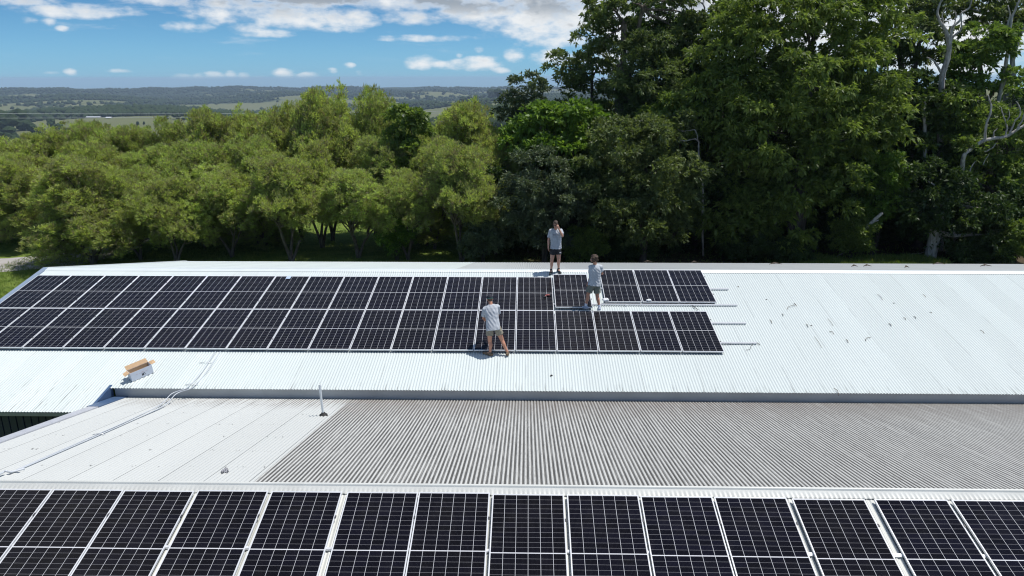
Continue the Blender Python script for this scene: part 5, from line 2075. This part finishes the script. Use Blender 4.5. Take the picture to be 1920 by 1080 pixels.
def far_tree(px, base_y, h_px, Y, label, group, wide=1.0):
    g = land_hit(px, base_y, Y)
    Y = g[1]
    gz_ = g[2] - .3
    h = h_px * Y / F_PX
    t_ = thing('valley_tree', label, 'tree', (g[0], g[1], min(gz_, g[2])), (0, 0, rng.uniform(0, 6.28)), group)
    top = g[2] + h
    H = top - t_.location[2]
    s = h / 2.3
    t_.scale = (s * wide, s * wide, s)
    o = link('crown', FT_ME[int(rng.integers(4))], None, t_)
    o.location = (0, 0, (H - h) / s)
    mb = MB()
    mb.tube([(0, 0, -.3), (0, 0, (H - h) / s + 1.0)], [.10, .07], 6)
    mb.build('trunk', M['bark_dark'], t_)


for k, (x, y, h, w) in enumerate([(10, 250, 42, 1.2), (40, 245, 38, 1.1), (25, 268, 30, 1.3), (62, 252, 26, 1.0), (80, 262, 22, 1.2), (112, 250, 18, 1.2), (130, 252, 14, 1.3), (146, 250, 10, 1.2), (2, 275, 30, 1.2), (100, 243, 20, 1.0)]):
    far_tree(x, y, h, 330, 'big dark tree in the clump beyond the feathery trees at the left edge', 'dark trees in the dip at the left', w)
for k, (x, y, h, w) in enumerate([(258, 236, 8, 1.1), (270, 234, 6, 1), (292, 235, 7, 1), (276, 240, 5, 1), (330, 224, 10, 1.3), (312, 226, 9, 1.2), (350, 226, 9, 1.3), (128, 221, 12, 1.4), (114, 222, 10, 1.2), (140, 222, 9, 1.3),
                                  (268, 208, 6, 1), (262, 203, 5, 1), (345, 212, 6, 1), (356, 210, 5, 1)]):
    far_tree(x, y, h, 1150, 'small dark tree dotted over the far green pasture in the valley', 'trees on the valley pasture', w)
for k, (x, y, h, w) in enumerate([(768, 186, 13, 1.2), (782, 188, 9, 1.2), (800, 189, 10, 1.3), (808, 190, 11, 1.2), (826, 186, 6, 1.0), (835, 187, 6, 1.0), (832, 178, 8, 1.1), (852, 186, 6, 1), (870, 196, 14, 1.3), (884, 192, 12, 1.2),
                                  (896, 190, 12, 1.2), (908, 186, 10, 1.1), (922, 188, 20, 1.2), (938, 190, 22, 1.1), (950, 190, 24, 1.2), (905, 196, 9, 1.2), (752, 180, 6, 1.4), (790, 172, 5, 1.6), (815, 172, 5, 1.6), (845, 173, 5, 1.5), (870, 173, 5, 1.6), (892, 173, 6, 1.5)]):
    far_tree(x, y, h, 950, 'dark tree on the far hillside pasture above the rounded feathery crown', 'trees on the hillside pasture', w)

# farm sheds far off
m_shed = simple('far_roof', (.55, .57, .60), .6)
for (x, y, w, lab) in ((176, 221, 26, 'long pale farm shed far off in the valley below the wires'), (205, 222, 10, 'small pale farm shed at the right end of the distant long one')):
    g = land_hit(x, y, 1150)
    L = w * g[1] / F_PX / 2
    f = thing('farm_shed', lab, 'shed', tuple(g))
    mb = MB()
    mb.box((-L, -4, -2), (L, 4, 1.6))
    mb.build('wall', M['gutter'], f)
    mb = MB()
    for s in (-1, 1):
        mb.hexa([(-L - .4, 0, 3.2), (L + .4, 0, 3.2), (L + .4, s * 4.6, 1.55), (-L - .4, s * 4.6, 1.55), (-L - .4, 0, 3.4), (L + .4, 0, 3.4), (L + .4, s * 4.6, 1.75), (-L - .4, s * 4.6, 1.75)])
    mb.build('roof', m_shed, f)

# overhead wires crossing behind the feathery trees
for (y0, y1, Y0, lab) in ((209.5, 212.5, 72, 'upper of the two overhead wires crossing the valley view at left'), (221.5, 215.5, 74, 'lower of the two overhead wires crossing the valley view at left')):
    a_, b_ = at(-500, y0 - 3, Y0), at(900, y1 - 5, Y0 + 6)
    pts = []
    for i in range(41):
        f = i / 40
        p_ = a_ + (b_ - a_) * f
        p_[2] -= .35 * 4 * f * (1 - f)
        pts.append(p_)
    mb = MB()
    mb.tube(pts, .022, 6)
    tag(mb.build('overhead_wire', M['wire']), lab, 'wire', 'overhead wires')

# ================================================================== THE AIR
m = bpy.data.materials.new('haze')
m.use_nodes = True
t = NT(m.node_tree)
t.n.clear()
pv = t.n.new('ShaderNodeVolumePrincipled')
pv.inputs['Color'].default_value = (.62, .78, 1.0, 1)
pv.inputs['Density'].default_value = 0.72e-4
pv.inputs['Anisotropy'].default_value = 0.0
ou = t.n.new('ShaderNodeOutputMaterial')
t.l.new(pv.outputs[0], ou.inputs['Volume'])
mb = MB()
mb.box((-13000, -13000, -230), (13000, 13000, 14))
hz_o = mb.build('haze', m)
tag(hz_o, kind='stuff')
